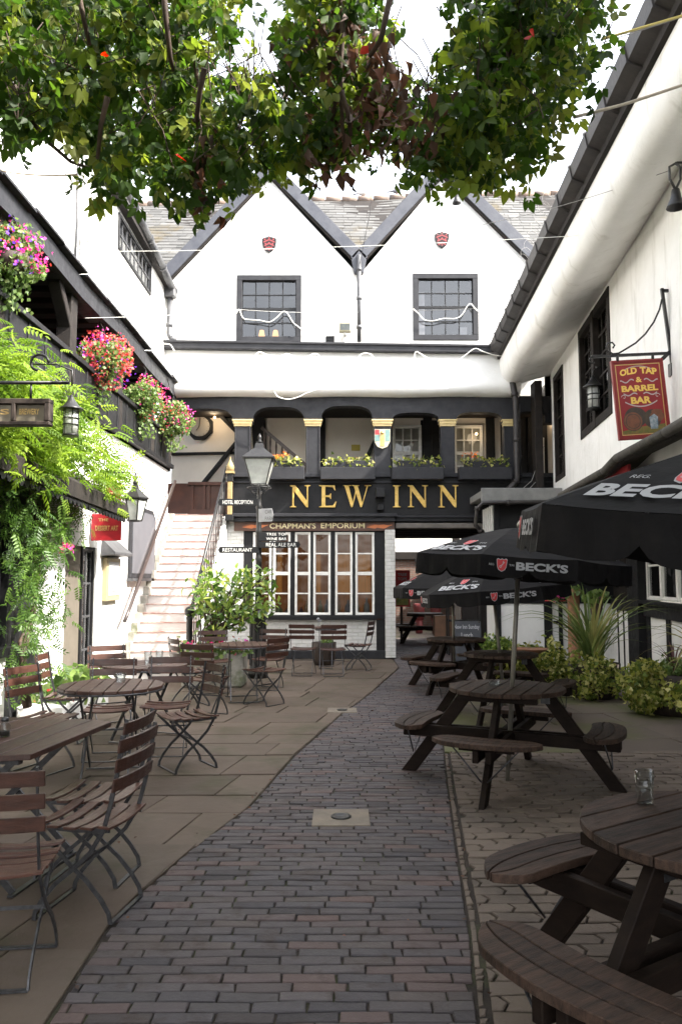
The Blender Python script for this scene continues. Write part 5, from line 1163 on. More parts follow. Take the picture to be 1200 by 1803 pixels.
def f(b):
    b.bar(pw(1164,508), pw(1184,655), .03, .03, (0,1,0)); b.bar(pw(1040,628), pw(1178,622), .025, .03); b.bar(pw(1165,632), pw(1190,608), .04, .03, (0,1,0))
    q = [(1164,527),(1160,545),(1150,567),(1135,588),(1118,604),(1100,615),(1088,622),(1078,623),(1069,618),(1066,610),(1070,604),(1077,603),(1081,608),(1078,613)]
    b.tube([pw(*p) for p in q], .010, 6); b.tube([pw(1148,622), pw(1148,633)], .016, 6); b.tube([pw(1086,626), pw(1086,637)], .016, 6); b.tube([pw(1040,628), pw(1036,634), pw(1040,640), pw(1046,638)], .008, 6)
    b.box(pw(1178,640)[0], pw(1186,640)[0], Ys-.03, Ys+.05, pw(1178,662)[2], pw(1178,640)[2])
    b.bar((pw(1184,650)[0], Ys, pw(1184,650)[2]), (WX(Ys), Ys, pw(1184,650)[2]), .03, .03); b.bar((pw(1164,512)[0], Ys, pw(1164,512)[2]), (WX(Ys), Ys, pw(1164,512)[2]), .03, .03)
part('bracket', m_iron, s, f)
# ---- spot lamps
def spot(px, py, Y, lab, wall):
    p = P(px, py, Y); t = empty('spot_lamp', tuple(p), lab, 'spot lamp')
    part('shade', m_iron, t, lambda b: b.lathe([(.035,.10),(.05,.02),(.085,-.06),(.09,-.075),(.08,-.07),(.03,0)], tuple(p), 14)); part('arm', m_iron, t, lambda b: (b.tube([(p.x, p.y, p.z+.1), (p.x-.05, p.y, p.z+.2), (p.x-.05, p.y, p.z+.32), (p.x+.02, p.y, p.z+.36), wall], .012, 6), b.tube([(p.x, p.y, p.z+.1), (p.x+.05, p.y, p.z+.2), (p.x+.05, p.y, p.z+.32), (p.x+.0, p.y, p.z+.36)], .012, 6)))
p = P(1189, 352, 7.0); spot(1189, 352, 7.0, 'black spot lamp with a bell shade on the upper right wall', (WX(7.0), 7.0, p.z+.36))
p = P(803, 356, 15.7); spot(803, 352, 15.7, 'tiny lamp hanging under the peak of the right gable', (p.x, 16.0, p.z+.4))
p = P(607, 578, YB-.2); t = empty('floodlight', tuple(p), 'beige floodlight box above the black rail between the two gables', 'floodlight')
part('housing', M('beige_metal', (.42,.38,.26), (.3,.27,.18), 9, .5), t, lambda b: b.box(p.x-.12, p.x+.12, YB-.3, YB-.14, p.z-.09, p.z+.09), None, .015)
part('glass', m_glass, t, lambda b: b.box(p.x-.10, p.x+.10, YB-.31, YB-.301, p.z-.07, p.z+.07)); part('bracket', m_white, t, lambda b: (b.box(p.x-.03, p.x+.03, YB-.22, YB-.0, p.z-.14, p.z-.09), b.tube([(p.x, YB-.12, p.z-.14), (p.x-.03, YB-.1, p.z-.24), (p.x+.05, YB-.1, p.z-.30)], .02, 6)))
# ---- heraldic shields on the gables, crest on the gallery post
def wshield(px, py, lab):
    p = P(px, py, YB); t = empty('heraldic_shield', (p.x, YB-.03, p.z), lab, 'shield', 'red and black shields on the gables')
    fn = lambda x, y, d: (x, YB-.05-d, y); W_, H_ = .15, .19
    out = [(-1,.62),(-.45,.78),(-.12,.82),(0,1),(.12,.82),(.45,.78),(1,.62),(.98,.1),(.85,-.35),(.5,-.75),(0,-1),(-.5,-.75),(-.85,-.35),(-.98,.1)]
    part('plate', m_black, t, lambda b: b.prism([(p.x+x*W_, p.z+y*H_) for x, y in out], YB-.05, YB-.01, 'uwv'), None, .004)
    def f(b):
        for k in range(3):
            y0 = .30-.42*k; wd = .80-.13*k
            b.add([fn(p.x-wd*W_, p.z+(y0-.02)*H_, .003), fn(p.x, p.z+(y0+.26)*H_, .003), fn(p.x+wd*W_, p.z+(y0-.02)*H_, .003), fn(p.x+wd*W_, p.z+(y0-.20)*H_, .003), fn(p.x, p.z+(y0+.08)*H_, .003), fn(p.x-wd*W_, p.z+(y0-.20)*H_, .003)], [(0,1,4,5), (1,2,3,4)])
        for x, y in ((-.6,.52),(0,.66),(.6,.52),(-.5,.02),(0,.12),(.5,.02),(-.35,-.42),(.35,-.42),(0,-.66)):
            b.add([fn(p.x+(x+.13*math.cos(k))*W_, p.z+(y+.10*math.sin(k))*H_, .0035) for k in [i*math.pi/4 for i in range(8)]], [tuple(range(8))])
    part('charges', M('heraldic_red', (.20,.028,.03), None, rough=.5), t, f)
wshield(474, 431, 'red chevron shield on the left gable'); wshield(777, 423, 'red chevron shield on the right gable')
p = P(672, 775, YB); t = empty('painted_crest', (p.x, YB-.14, p.z), 'small cream and blue painted crest hung on the middle gallery post', 'crest')
def f(b):
    b.prism([(p.x-.16, p.z+.2), (p.x+.16, p.z+.2), (p.x+.16, p.z-.05), (p.x+.10, p.z-.16), (p.x, p.z-.2), (p.x-.10, p.z-.16), (p.x-.16, p.z-.05)], YB-.15, YB-.13, 'uwv')
part('plate', M('crest_cream', (.50,.45,.33), None, rough=.5), t, f)
part('quarters', M('crest_blue', (.12,.22,.22), (.2,.3,.25), 12, .5), t, lambda b: (b.box(p.x-.15, p.x-.06, YB-.154, YB-.151, p.z-.05, p.z+.08), b.box(p.x+.06, p.x+.15, YB-.154, YB-.151, p.z-.05, p.z+.19)))
part('badge', m_gold, t, lambda b: (b.box(p.x-.04, p.x+.04, YB-.157, YB-.151, p.z-.15, p.z+.10), b.ball((p.x, YB-.15, p.z+.13), .04, 8, 6)))
part('red_quarter', m_logored, t, lambda b: b.box(p.x-.15, p.x-.06, YB-.154, YB-.151, p.z+.09, p.z+.19))
p = P(626, 788, YG-.04); t = MB(); t.box(p.x-.10, p.x+.10, YG-.03, YG-.005, p.z-.07, p.z+.07); tag(t.build('notice', M('yellow_notice', (.45,.36,.05), None, rough=.6)), 'small yellow notice on the gallery wall', 'notice')
# ================================================================== PLANTS IN BOXES, BASKETS AND POTS
def trough(px0, px1, lab, n=170, red=False):
    a, c = ux(px0), ux(px1); z0 = uz(848); t = empty('flower_box', ((a+c)/2, YB-.25, z0), lab, 'flower box', 'flower boxes along the gallery')
    part('box', m_black2, t, lambda b: b.box(a, c, YB-.40, YB-.14, z0, uz(827)), None, .008)
    part('liner', m_black2, t, lambda b: b.box(a+.12, c-.10, YB-.34, YB-.18, uz(826.9), uz(815)), None, .01)
    pts = np.column_stack([RNG.uniform(a+.05, c-.05, n), RNG.normal(YB-.27, .06, n), RNG.normal(uz(815), .045, n)]); k = n//4
    pts[:k, 0] = RNG.choice([a+.15, c-.15, (a+c)/2], k)+RNG.normal(size=k)*.08; pts[:k, 1] = YB-.36; pts[:k, 2] = uz(822)+RNG.normal(size=k)*.07
    leaves('foliage', pts, .065, m_ivy, t, IVY)
    if red: leaves('flowers', np.column_stack([RNG.uniform(a+.05, a+.4, 30), RNG.normal(YB-.27, .04, 30), RNG.normal(uz(806), .04, 30)]), .045, m_florange, t, PETAL)
trough(478, 537, 'flower box with orange blooms beside the lantern', red=True); trough(565, 659, 'flower box with cream ivy under the arch left of the crest'); trough(687, 776, 'flower box with cream ivy right of the crest'); trough(803, 893, 'flower box nearest the right hand drainpipe', red=True)
def basket(px, py, Y, r, lab, mats, nl=900, nf=350, flat=.9):
    p = P(px, py, Y); t = empty('hanging_basket', tuple(p), lab, 'hanging basket', 'hanging baskets under the gallery eaves')
    part('bowl', m_tub, t, lambda b: b.lathe([(.01,-.17),(.1,-.15),(.17,-.06),(.19,.03),(.16,.03)], (p.x, p.y, p.z), 14))
    top = Vector((XW+.12, p.y, 5.5)); part('chain', m_iron, t, lambda b: ([b.tube([(p.x+.18*math.cos(k*2.09), p.y+.18*math.sin(k*2.09), p.z), (p.x, p.y, min(p.z+r+.12, 5.6))], .006, 5) for k in range(3)], b.tube([(p.x, p.y, min(p.z+r+.12, 5.6)), (p.x-.05, p.y, min(p.z+r+.2, 5.66)), tuple(top)], .010, 5)))
    pts = blob((p.x, p.y, p.z+.02), r, int(nl*1.6), 26, .42, flat); leaves('foliage', pts, .048, m_basket, t, LEAF, droop=.5)
    for m, fr, up in mats:
        fr = fr*1.5; q = blob((p.x, p.y, p.z+.03), r*1.04, int(nf*fr)*3, 34, .42, flat); d = q-np.array(p); dist = np.linalg.norm(d*np.array([1,1,1/flat]), axis=1)
        q = q[(dist > r*.72) & (d[:, 2] > -r*.95+up*r)][:int(nf*fr)]; leaves('flowers', q, .038, m, t, PETAL)
    q = np.array(p)+np.column_stack([RNG.normal(size=120)*.10, RNG.normal(size=120)*.10, -RNG.uniform(.6, 1.5, 120)*r]); leaves('trailing_stems', q, .05, m_basket, t, LEAF, droop=1.4)
basket(22, 458, 7.8, .34, 'nearest hanging basket with magenta geraniums at the left edge', [(m_flpink, .5, .6), (m_flred, .2, .5), (m_flviol, .1, 0)], 1100, 260, 1.15)
basket(180, 640, 11.0, .40, 'largest hanging basket, covered in red and coral flowers', [(m_flred, 1.4, 0), (m_flviol, .12, .3), (m_flpink, .3, .2)], 900, 560, 1.0)
basket(256, 706, 13.3, .42, 'pale pink hanging basket next to the big red one', [(m_flpink, .4, .6), (m_flred, .5, 0)], 1300, 220)
basket(305, 742, 15.0, .38, 'last hanging basket beside the gallery clock', [(m_flpink, .5, .5), (m_flred, .4, 0)], 1200, 200)
def tub(x, y, r, h, mat=None): 
    return lambda b: (b.lathe([(r*.78,0),(r*.92,h*.3),(r,h*.65),(r*1.0,h),(r*.93,h),(r*.9,h*.9),(.01,h*.9)], (x, y, 0), 18), b.lathe([(r*1.01,h*.72),(r*1.015,h*.8),(r*1.01,h*.8)], (x, y, 0), 18))
def strap(b, x, y, z, L_, az, lean, wd, n=9, fall=1.0):
    pts = []; 
    for i in range(n+1):
        t = i/n; r_ = lean*t**1.6*L_; pts.append((x+r_*math.cos(az), y+r_*math.sin(az), z+L_*(t-fall*lean*.55*t**3.2)))
    sd = Vector((-math.sin(az), math.cos(az), 0)); vs = []
    for i, p in enumerate(pts):
        w_ = wd*(1-(i/n)**2.2)+.001; q = Vector(p); vs += [q-sd*w_, q+Vector((0,0,-w_*.5)), q+sd*w_]
    b.rn = random.random(); b.add(vs, [(i*3+c, i*3+3+c, i*3+4+c, i*3+1+c) for i in range(n) for c in range(2)])
def ivymound(t, c, r, n, flat=.75, size=.085, mat=m_ivy):
    pts = blob(c, r, int(n*2.3), 40, .36, flat); size *= .72; pts = pts[pts[:, 2] > .02]; return leaves('foliage', pts, size, mat, t, IVY)
# right hand row of planters
t = empty('potted_plant', (3.45, 10.9, 0), 'dark barrel with a striped strap leaved plant rising above ivy by the right wall', 'potted plant')
part('barrel', m_tub, t, tub(3.45, 10.9, .36, .46)); part('soil', m_soil, t, lambda b: b.lathe([(.33,.40),(.01,.43)], (3.45, 10.9, 0), 14))
b = MB(); [strap(b, 3.45+random.uniform(-.1,.1), 10.9+random.uniform(-.1,.1), .35, random.uniform(.7,1.6), random.uniform(0,6.28), random.uniform(.25,1.0), random.uniform(.018,.034)) for _ in range(70)]; b.build('strap_leaves', m_phor, t)
ivymound(t, (3.4, 10.75, .28), .48, 700, .7, mat=m_ivy)
t = empty('potted_plant', (2.75, 11.3, 0), 'broad low mound of variegated ivy beside the third picnic table', 'potted plant')
part('pot', m_tub, t, tub(2.8, 11.4, .3, .35)); ivymound(t, (2.72, 11.3, .32), .62, 1500, .62)
t = empty('flower_bowl', (P(935,1145,10.6).x, 10.6, .55), 'shallow pink terracotta bowl lying in the ivy', 'bowl'); p = P(932, 1147, 10.6); part('bowl', m_terra, t, lambda b: b.lathe([(.08,0),(.2,.06),(.25,.09),(.22,.08)], (p.x, p.y, p.z-.05), 16))
t = empty('potted_plant', (3.98, 9.55, 0), 'half barrel with dark red spikes and golden ivy spilling over its left side', 'potted plant')
part('barrel', m_tub, t, tub(4.0, 9.55, .36, .48)); part('soil', m_soil, t, lambda b: b.lathe([(.33,.42),(.01,.45)], (4.0, 9.55, 0), 14)); ivymound(t, (3.62, 9.45, .36), .33, 900, 1.0, .085); ivymound(t, (4.05, 9.6, .52), .28, 260, .5, .06, m_basket)
b = MB(); [strap(b, 4.0, 9.55, .45, random.uniform(.35,.6), random.uniform(0,6.28), random.uniform(.3,.9), .010) for _ in range(22)]; b.build('spikes', M('dark_red_spike', (.07,.02,.02), (.1,.04,.03), 6, .5), t)
t = empty('potted_plant', (3.8, 8.1, 0), 'golden ivy and yellow strap leaves at the right edge before the near picnic table', 'potted plant')
part('barrel', m_tub, t, tub(3.95, 8.15, .33, .45)); ivymound(t, (3.72, 8.1, .42), .42, 1300, 1.0, .085)
b = MB(); [strap(b, 3.72, 8.05, .55, random.uniform(.5,1.1), random.uniform(2.2,5.6), random.uniform(.5,1.0), .018, fall=1.5) for _ in range(26)]; b.build('strap_leaves', M('yellow_strap_leaf', (.30,.25,.06), (.16,.17,.04), 7, .5), t)
t = empty('potted_plant', (2.75, 14.0, 0), 'small bright bush beside the chalkboard at the bay corner', 'potted plant'); part('pot', m_terra, t, tub(2.75, 14.0, .2, .25)); ivymound(t, (2.75, 13.95, .38), .32, 600, .9, .08, m_laurel)
for px, Y_, top, lab in ((1008, 13.2, 1037, 'tall terracotta chimney pot planter with trailing leaves'), (1048, 12.9, 1050, 'dark old chimney pot planter with a ribbed top')):
    p = P(px, top, Y_); t = empty('chimney_pot', (p.x, Y_, 0), lab, 'planter'); h = p.z; mt = m_terra if px < 1020 else M('sooty_clay', (.10,.06,.045), (.05,.035,.03), 6, .8)
    part('pot', mt, t, lambda b: b.lathe([(.16,0),(.15,.1),(.105,.2),(.10,h*.7),(.10,h-.1),(.13,h-.08),(.13,h),(.10,h),(.09,h-.05)], (p.x, Y_, 0), 16)); leaves('foliage', blob((p.x, Y_, h), .2, 160, 10, .4, .6), .08, m_basket, t, LEAF, droop=1)
p = P(984, 1046, 14.4); t = empty('wall_planter', tuple(p), 'red wire wall planter of pink flowers on the bay window', 'planter'); part('rack', m_logored, t, lambda b: [b.tube([(p.x-.28, 14.35, p.z-.12+k*.08), (p.x+.1, 14.35, p.z-.12+k*.08)], .010, 5) for k in range(3)]); part('arm', m_iron, t, lambda b: b.tube([(p.x, 14.35, p.z), (p.x, 14.74, p.z)], .01, 5))
leaves('foliage', blob((p.x-.08, 14.3, p.z+.08), .26, 200, 12, .4, .6), .06, m_basket, t); leaves('flowers', blob((p.x-.08, 14.28, p.z+.08), .28, 200, 12, .4, .6), .055, m_flpink, t, PETAL)
# trough shrub by the stair
t = empty('potted_shrub', (-1.95, 12.1, 0), 'spotted yellow green laurel in a pale stone trough at the foot of the stair', 'shrub')
part('trough', m_stone, t, lambda b: (b.box(-2.36, -1.45, 11.75, 12.4, 0, .50)), None, .03)
reg = [(348,1065),(358,1020),(380,1008),(420,1012),(440,1005),(470,1012),(476,1030),(472,1060),(458,1080),(430,1098),(395,1105),(362,1095)]
pts, cl = in_region(reg, 850, 11.6, 12.5, .10, 80); leaves('foliage', pts, .135, m_laurel, t, simple_leaf(.06, .22, .12), droop=-.1, lit_up=1.2)
part('stem', m_stem, t, lambda b: [b.tube([(-1.95+random.uniform(-.2,.2), 12.1, .45), (-1.95+random.uniform(-.2,.2), 12.1, .8), tuple(c)], .012, 5) for c in cl[::2]])
leaves('bedding', np.column_stack([RNG.uniform(-2.4,-1.35,260), RNG.normal(11.85,.12,260), RNG.normal(.58,.06,260)]), .07, m_basket, t); 
for m in (m_flpink, m_flred, m_logow): leaves('flowers', np.column_stack([RNG.uniform(-2.3,-1.35,36), RNG.normal(11.78,.08,36), RNG.normal(.63,.05,36)]), .05, m, t, PETAL)
t = empty('planter_tub', (-.32, 14.95, 0), 'old wooden tub standing against the shop plinth', 'planter'); part('barrel', m_tub, t, tub(-.32, 14.95, .23, .42)); leaves('foliage', blob((-.32, 14.95, .45), .16, 60, 8, .4, .6), .06, m_basket, t)
# vase and glasses
def glass(x, y, z, r, h, lab, fill=.12, cat='glass', name='drinking_glass'):
    b = MB(); b.lathe([(r*.1,0),(r*.86,0),(r,h),(r*.93,h),(r*.78,h*fill),(r*.05,h*fill)], (x, y, z), 20); o = b.build(name, m_clear); tag(o, lab, cat); return o
glass(1.163, 3.09, .7395, .036, .13, 'tall empty glass on the nearest picnic table', .06)
p = G(272,1171,.745); glass(-1.93, 7.95, .745, .036, .14, 'left one of the two tall glasses on the table by the stair'); glass(-1.82, 7.97, .745, .036, .145, 'right one of the two tall glasses on the table by the stair')
glass(-2.26, 7.92, .745, .04, .07, 'short glass on the left of the table by the stair'); glass(-1.83, 6.62, .745, .045, .075, 'short glass on the slatted round table')
glass(.0+1.25, 6.5, .741, .05, .03, 'low glass ashtray on the picnic table with the pole', .3, 'ashtray', 'ashtray')
t = empty('pepper_shaker', (-1.83, 4.36, .746), 'small glass shaker with a grey cap on the rectangular table', 'shaker'); part('glass_body', m_clear, t, lambda b: b.lathe([(.02,0),(.03,.004),(.03,.06),(.018,.08),(.018,.085)], (-1.83,4.36,.746), 14)); part('cap', m_steel, t, lambda b: b.lathe([(.02,.083),(.02,.10),(.008,.106)], (-1.83,4.36,.746), 14)); part('pepper', m_soot, t, lambda b: b.lathe([(.026,.006),(.026,.03)], (-1.83,4.36,.746), 12))
b = MB(lambda u, v, w_: (1.30+u*.96+v*.25, 2.98-u*.25+v*.96, .7405+w_)); b.box(0,.15,0,.10,0,.004); o = b.build('leaflet', m_logow); tag(o, 'white and red folded card on the nearest picnic table', 'leaflet'); b = MB(lambda u, v, w_: (1.30+u*.96+v*.25, 2.98-u*.25+v*.96, .7405+w_)); b.box(.04,.15,.03,.1,.0041,.0055); b.build('red_panel', m_logored, o)
t = empty('flower_vase', (-.40, 14.32, .745), 'tiny vase with white flowers on the table below the shop window', 'vase'); part('vase', m_clear, t, lambda b: b.lathe([(.02,0),(.03,.04),(.015,.1)], (-.40,14.32,.745), 10)); leaves('flowers', blob((-.40,14.32,.89), .05, 26, 6, .4), .045, m_logow, t, PETAL)
# chalkboard, shelf, crate and poster by the passage
t = empty('chalkboard', (2.40, 15.0, 0), 'chalkboard with white handwriting standing behind the fourth picnic table', 'sign')
part('board', m_chalk, t, lambda b: b.hexa([(2.12,14.95,.05),(2.66,14.95,.05),(2.66,14.98,.05),(2.12,14.98,.05)], [(2.12,15.1,.80),(2.66,15.1,.80),(2.66,15.13,.80),(2.12,15.13,.80)]), None, .005)
fnc = lambda u, v: (2.12+u*.54, 14.948+.15*(v-.0), .05+.75*v)
part('chalk_writing', m_logow, t, lambda b: (b.text('New Inn Sunday', .05, .95, .78, .92, 0, fn=fnc), b.text('Lunch', .3, .7, .6, .72, 0, fn=fnc)))
part('stand', m_tub, t, lambda b: (b.bar((2.15,15.1,.8), (2.15,15.45,0), .03, .03), b.bar((2.63,15.1,.8), (2.63,15.45,0), .03, .03)))
t = empty('metal_shelf', (2.6, 16.9, 0), 'black metal shelf frame inside the passage mouth', 'shelf')
part('frame', m_iron, t, lambda b: ([b.bar((x, y, 0), (x, y, 1.15), .03, .03) for x in (2.28, 2.95) for y in (16.8, 17.1)], [b.bar((2.28, y, z), (2.95, y, z), .03, .03) for z in (.35, .72, 1.15) for y in (16.8, 17.1)])); 
b = MB(); b.box(2.05, 2.5, 17.3, 17.7, .35, .8); o = b.build('crate', M('brown_crate', (.22,.11,.06), (.15,.08,.045), 6, .7), bevel=.01); tag(o, 'brown crate on the stack beside the metal shelf', 'crate')
b = MB(); b.box(2.08, 2.5, 17.3, 17.7, 0, .345); o = b.build('crate', m_tub, bevel=.01); tag(o, 'dark lower crate under the brown crate', 'crate')
p0, p1 = P(694, 1068, 20.5), P(721, 1004, 20.5); t = empty('poster_board', ((p0.x+p1.x)/2, 20.5, p0.z), 'red wine bar board with yellow picture seen through the passage', 'sign')
part('board', m_logored, t, lambda b: b.box(p0.x, p1.x, 20.48, 20.52, p0.z, p1.z)); part('picture', M('yellow_picture', (.4,.33,.08), (.15,.2,.05), 9), t, lambda b: b.box(p0.x+.04, p1.x-.05, 20.47, 20.479, p0.z+.04, p0.z+.30)); 
fnp = lambda u, v: (p0.x+(p1.x-p0.x)*u, 20.475, p0.z+(p1.z-p0.z)*v)
part('lettering', m_logow, t, lambda b: (b.text('WINE', .1, .8, .48, .57, 0, fn=fnp, bold=.03), b.text('BAR', .2, .75, .37, .45, 0, fn=fnp, bold=.03), b.text('TREE', .2, .8, .84, .92, 0, fn=fnp), b.text('TOPS', .2, .8, .72, .80, 0, fn=fnp)))
part('post', m_tub, t, lambda b: b.box(p0.x+.15, p0.x+.22, 20.53, 20.58, 0, p1.z))
for px, lab in ((737, 'red tub in front of the passage table, left one'), (766, 'red tub beyond the passage, right one')):
    p = P(px, 1070, 23.5); b = MB(); b.lathe([(.14,-.35),(.17,0),(.17,.12),(.14,.12)], (p.x, p.y, p.z), 14); b.lathe([(.10,-.8),(.12,-.351)], (p.x, p.y, p.z), 10); o = b.build('red_tub', M('dull_red', (.20,.03,.03), (.1,.02,.02), 6, .6)); tag(o, lab, 'tub')
# pigeons on the ridge
m_bird = M('pigeon_grey', (.20,.20,.22), (.12,.12,.14), 10, .7)
for px, py, pale, lab in ((699, 336, 0, 'grey pigeon on the ridge left of the right gable'), (640, 340, 1, 'pale pigeon on the ridge above the roof valley')):
    p = P(px, py, Y1); z = p.z-.02; t = empty('pigeon', (p.x, Y1, z-.16), lab, 'bird', 'pigeons on the ridge'); m = m_bird if not pale else M('pale_bird', (.5,.48,.46), None)
    def f(b):
        prof = [(-.19,.012,.0),(-.12,.04,.01),(-.02,.085,.02),(.06,.085,.05),(.11,.05,.11),(.135,.04,.15),(.16,.042,.175),(.185,.022,.175),(.205,.006,.17)]
        n = 10; vs = []
        for (x, r, dz) in prof:
            for k in range(n): vs.append((p.x+x, Y1+r*math.cos(k*2*math.pi/n), z+dz+r*math.sin(k*2*math.pi/n)))
        b.smooth = True; b.add(vs, [(i*n+k, i*n+(k+1) % n, (i+1)*n+(k+1) % n, (i+1)*n+k) for i in range(len(prof)-1) for k in range(n)]); b.smooth = False
    part('body', m, t, f); part('tail', m_bird, t, lambda b: b.hexa([(p.x-.30,Y1-.03,z-.03),(p.x-.15,Y1-.03,z),(p.x-.15,Y1+.03,z),(p.x-.30,Y1+.03,z-.03)], [(p.x-.30,Y1-.03,z-.02),(p.x-.15,Y1-.03,z+.03),(p.x-.15,Y1+.03,z+.03),(p.x-.30,Y1+.03,z-.02)]))
    part('leg', m_terra, t, lambda b: (b.tube([(p.x,Y1-.03,z-.05),(p.x,Y1-.03,z-.15)], .006, 5), b.tube([(p.x+.02,Y1+.03,z-.05),(p.x+.02,Y1+.03,z-.15)], .006, 5)))
# ================================================================== WIRES
def wire(pts, r, mat, lab, sag=.1, name='overhead_wire', grp='wires strung across the yard'):
    pts = [Vector(q) for q in pts]; out = []
    for a, c in zip(pts, pts[1:]):
        for i in range(12): t_ = i/12; q = a.lerp(c, t_); q.z -= sag*4*t_*(1-t_); out.append(q)
    out.append(pts[-1]); b = MB(); b.tube(out, r, 5); o = b.build(name, mat); return tag(o, lab, 'wire', grp)
wire([PX(137,443,-3.45), P(1128,408,9.3)], .004, m_rope, 'thin pale wire level with the gable shields', .06)
wire([P(1178,300,7.4), P(940,375,9), P(620,442,15.7)], .0035, m_wire, 'thin wire running from the cove down to the roof valley', .02)
wire([P(1077,490,11), P(900,540,13.5), P(634,548,15.8)], .004, m_wire, 'wire from the tall window to the middle drainpipe', .02); wire([P(1009,592,14), P(880,622,15.6)], .005, m_wire, 'short wire to the corner drainpipe', .02)
wire([P(1200,150,4.9), P(1100,183,4.5), P(1010,206,4.1)], .010, M('hemp_rope', (.35,.30,.22), None), 'thick rope from the gutter into the creeper', .0); wire([P(1260,10,4.6), P(1062,68,4.0)], .008, M('yellow_rope', (.5,.40,.1), None), 'yellow rope at the top right corner', .0)
wire([PX(0,300,-3.4), P(135,308,4.6)], .007, M('tan_rope', (.42,.32,.22), None), 'tan rope running in from the left edge to the creeper', .02); wire([PX(150,560,-3.42), P(420,545,15.7), P(632,550,15.8)], .003, m_rope, 'fine pale wire across the left gable window', .03)
wire([P(1200,30,4.4), P(1060,75,4.2)], .003, m_wire, 'hair thin wire above the yellow rope', 0); wire([P(652,290,8.0), P(652,370,14), P(640,430,15.6), P(633,465,15.8)], .006, m_black2, 'black cable hanging down to the roof valley', .0)
def rope(pts, w_, lab):
    b = MB(); P3 = [P(x, y, YB-w_) for x, y in pts]; out = []
    for i in range(len(P3)-1):
        p0_, p1_, p2, p3 = P3[max(i-1, 0)], P3[i], P3[i+1], P3[min(i+2, len(P3)-1)]
        for k in range(6):
            t_ = k/6; out.append(.5*((2*p1_)+(p2-p0_)*t_+(2*p0_-5*p1_+4*p2-p3)*t_*t_+(3*p1_-p0_-3*p2+p3)*t_**3))
    out.append(P3[-1]); b.tube(out, .011, 6); tag(b.build('rope_light', m_rope), lab, 'rope light', 'white rope lights on the inn front')
rope([(287,605),(300,607),(307,618)], .3, 'short rope light end by the left corner pipe')
rope([(416,552),(421,545),(428,560),(440,563),(456,564),(474,567),(486,560),(498,549),(506,552),(516,568),(530,579)], .10, 'rope light looped across the left gable window')
rope([(727,544),(736,552),(746,563),(762,565),(780,561),(800,561),(812,555),(822,539),(828,535),(836,544),(845,551)], .10, 'rope light looped across the right gable window'); rope([(880,562),(912,549),(938,542),(960,533),(972,522)], .6, 'rope light joining the right gutter')
rope([(448,642),(450,625),(458,620),(470,625),(490,628),(506,623),(520,632)], .36, 'rope light on the band below the left window'); rope([(543,628),(552,623),(560,625),(563,633)], .36, 'small rope light hook on the band'); rope([(628,640),(634,625),(645,622),(655,626),(662,640),(675,660)], .36, 'arched rope light on the band below the middle pipe')
rope([(728,636),(731,620),(740,623),(755,632),(775,640),(798,639),(815,628),(835,614),(850,619),(875,626),(900,624),(915,617)], .38, 'long rope light on the band below the right window'); rope([(483,690),(490,699),(508,703),(525,699),(540,692),(565,683)], .42, 'rope light drooping at the foot of the band')
wire([PX(60,640,-3.1), P(150,700,9.5)], .004, m_wire, 'thin wire in the wisteria', .02)
# ================================================================== CLIMBERS
t = empty('wisteria', (-3.2, 9.3, .2), 'bright yellow green wisteria spreading over the left wall and canopy', 'climbing plant')
reg = [(-40,615),(30,628),(62,650),(105,672),(140,715),(162,742),(192,782),(222,806),(232,836),(222,848),(205,852),(185,862),(150,850),(95,828),(60,822),(35,800),(20,765),(-40,762)]
ymax = lambda x: min(11.6, 3.30*1381/(600-x))
pts, cl = in_region(reg, 1750, lambda x, y: random.uniform(ymax(x)-1.7, ymax(x)), 0, .13, 95)
pts = pts[pts[:, 0] > -3.45]; leaves('foliage', pts, .20, m_wist, t, WISTERIA, droop=.15, lit_up=1.2, spread=.55, aim=np.array([.75,.1,-.05]))
reg2 = [(10,830),(120,850),(135,900),(128,960),(135,985),(100,1010),(88,1040),(98,1090),(84,1140),(100,1200),(60,1235),(36,1205),(38,1120),(22,1085),(42,1010),(15,950)]
ym2 = lambda x: min(10.6, 3.36*1381/(600-x))
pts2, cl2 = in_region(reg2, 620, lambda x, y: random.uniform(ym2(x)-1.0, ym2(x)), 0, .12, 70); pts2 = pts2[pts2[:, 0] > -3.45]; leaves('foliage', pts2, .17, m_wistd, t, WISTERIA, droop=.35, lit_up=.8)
tr_ = [PX(48,1245,-3.25), PX(36,1190,-3.3), PX(46,1130,-3.35), PX(60,1070,-3.38), PX(62,980,-3.36), PX(70,890,-3.2), PX(90,800,-3.1), PX(100,700,-3.0)]
part('trunk', m_stem, t, lambda b: (b.tube(tr_, [.045,.04,.035,.035,.03,.028,.022,.015], 8), b.tube([q+Vector((.06*math.sin(i*2), .06*math.cos(i*2), 0)) for i, q in enumerate(tr_)], [.03,.028,.025,.02,.02,.018,.015,.01], 7)))
part('branch', m_stem, t, lambda b: [b.tube([tr_[random.choice((4,5,6,7))], (tr_[5]+Vector(c))/2+Vector((.1,0,.15)), Vector(c)], [.014,.009,.004], 5) for c in cl[::4]])
leaves('blossom', np.array([tuple(PX(118,963,-3.2)+Vector((random.gauss(0,.04), random.gauss(0,.04), random.gauss(0,.04)))) for _ in range(24)]), .05, m_flpink, t, PETAL)
t = empty('bedding_plant', (-3.2, 9.4, .24), 'leafy green bedding plant in the low white bed', 'plant'); leaves('foliage', np.column_stack([RNG.uniform(-3.4,-2.95,300), RNG.uniform(8.7,10.1,300), RNG.normal(.36,.09,300)]), .11, m_basket, t); leaves('flowers', np.column_stack([RNG.uniform(-3.4,-2.95,30), RNG.uniform(8.7,10.1,30), RNG.normal(.36,.05,30)]), .05, m_flred, t, PETAL)
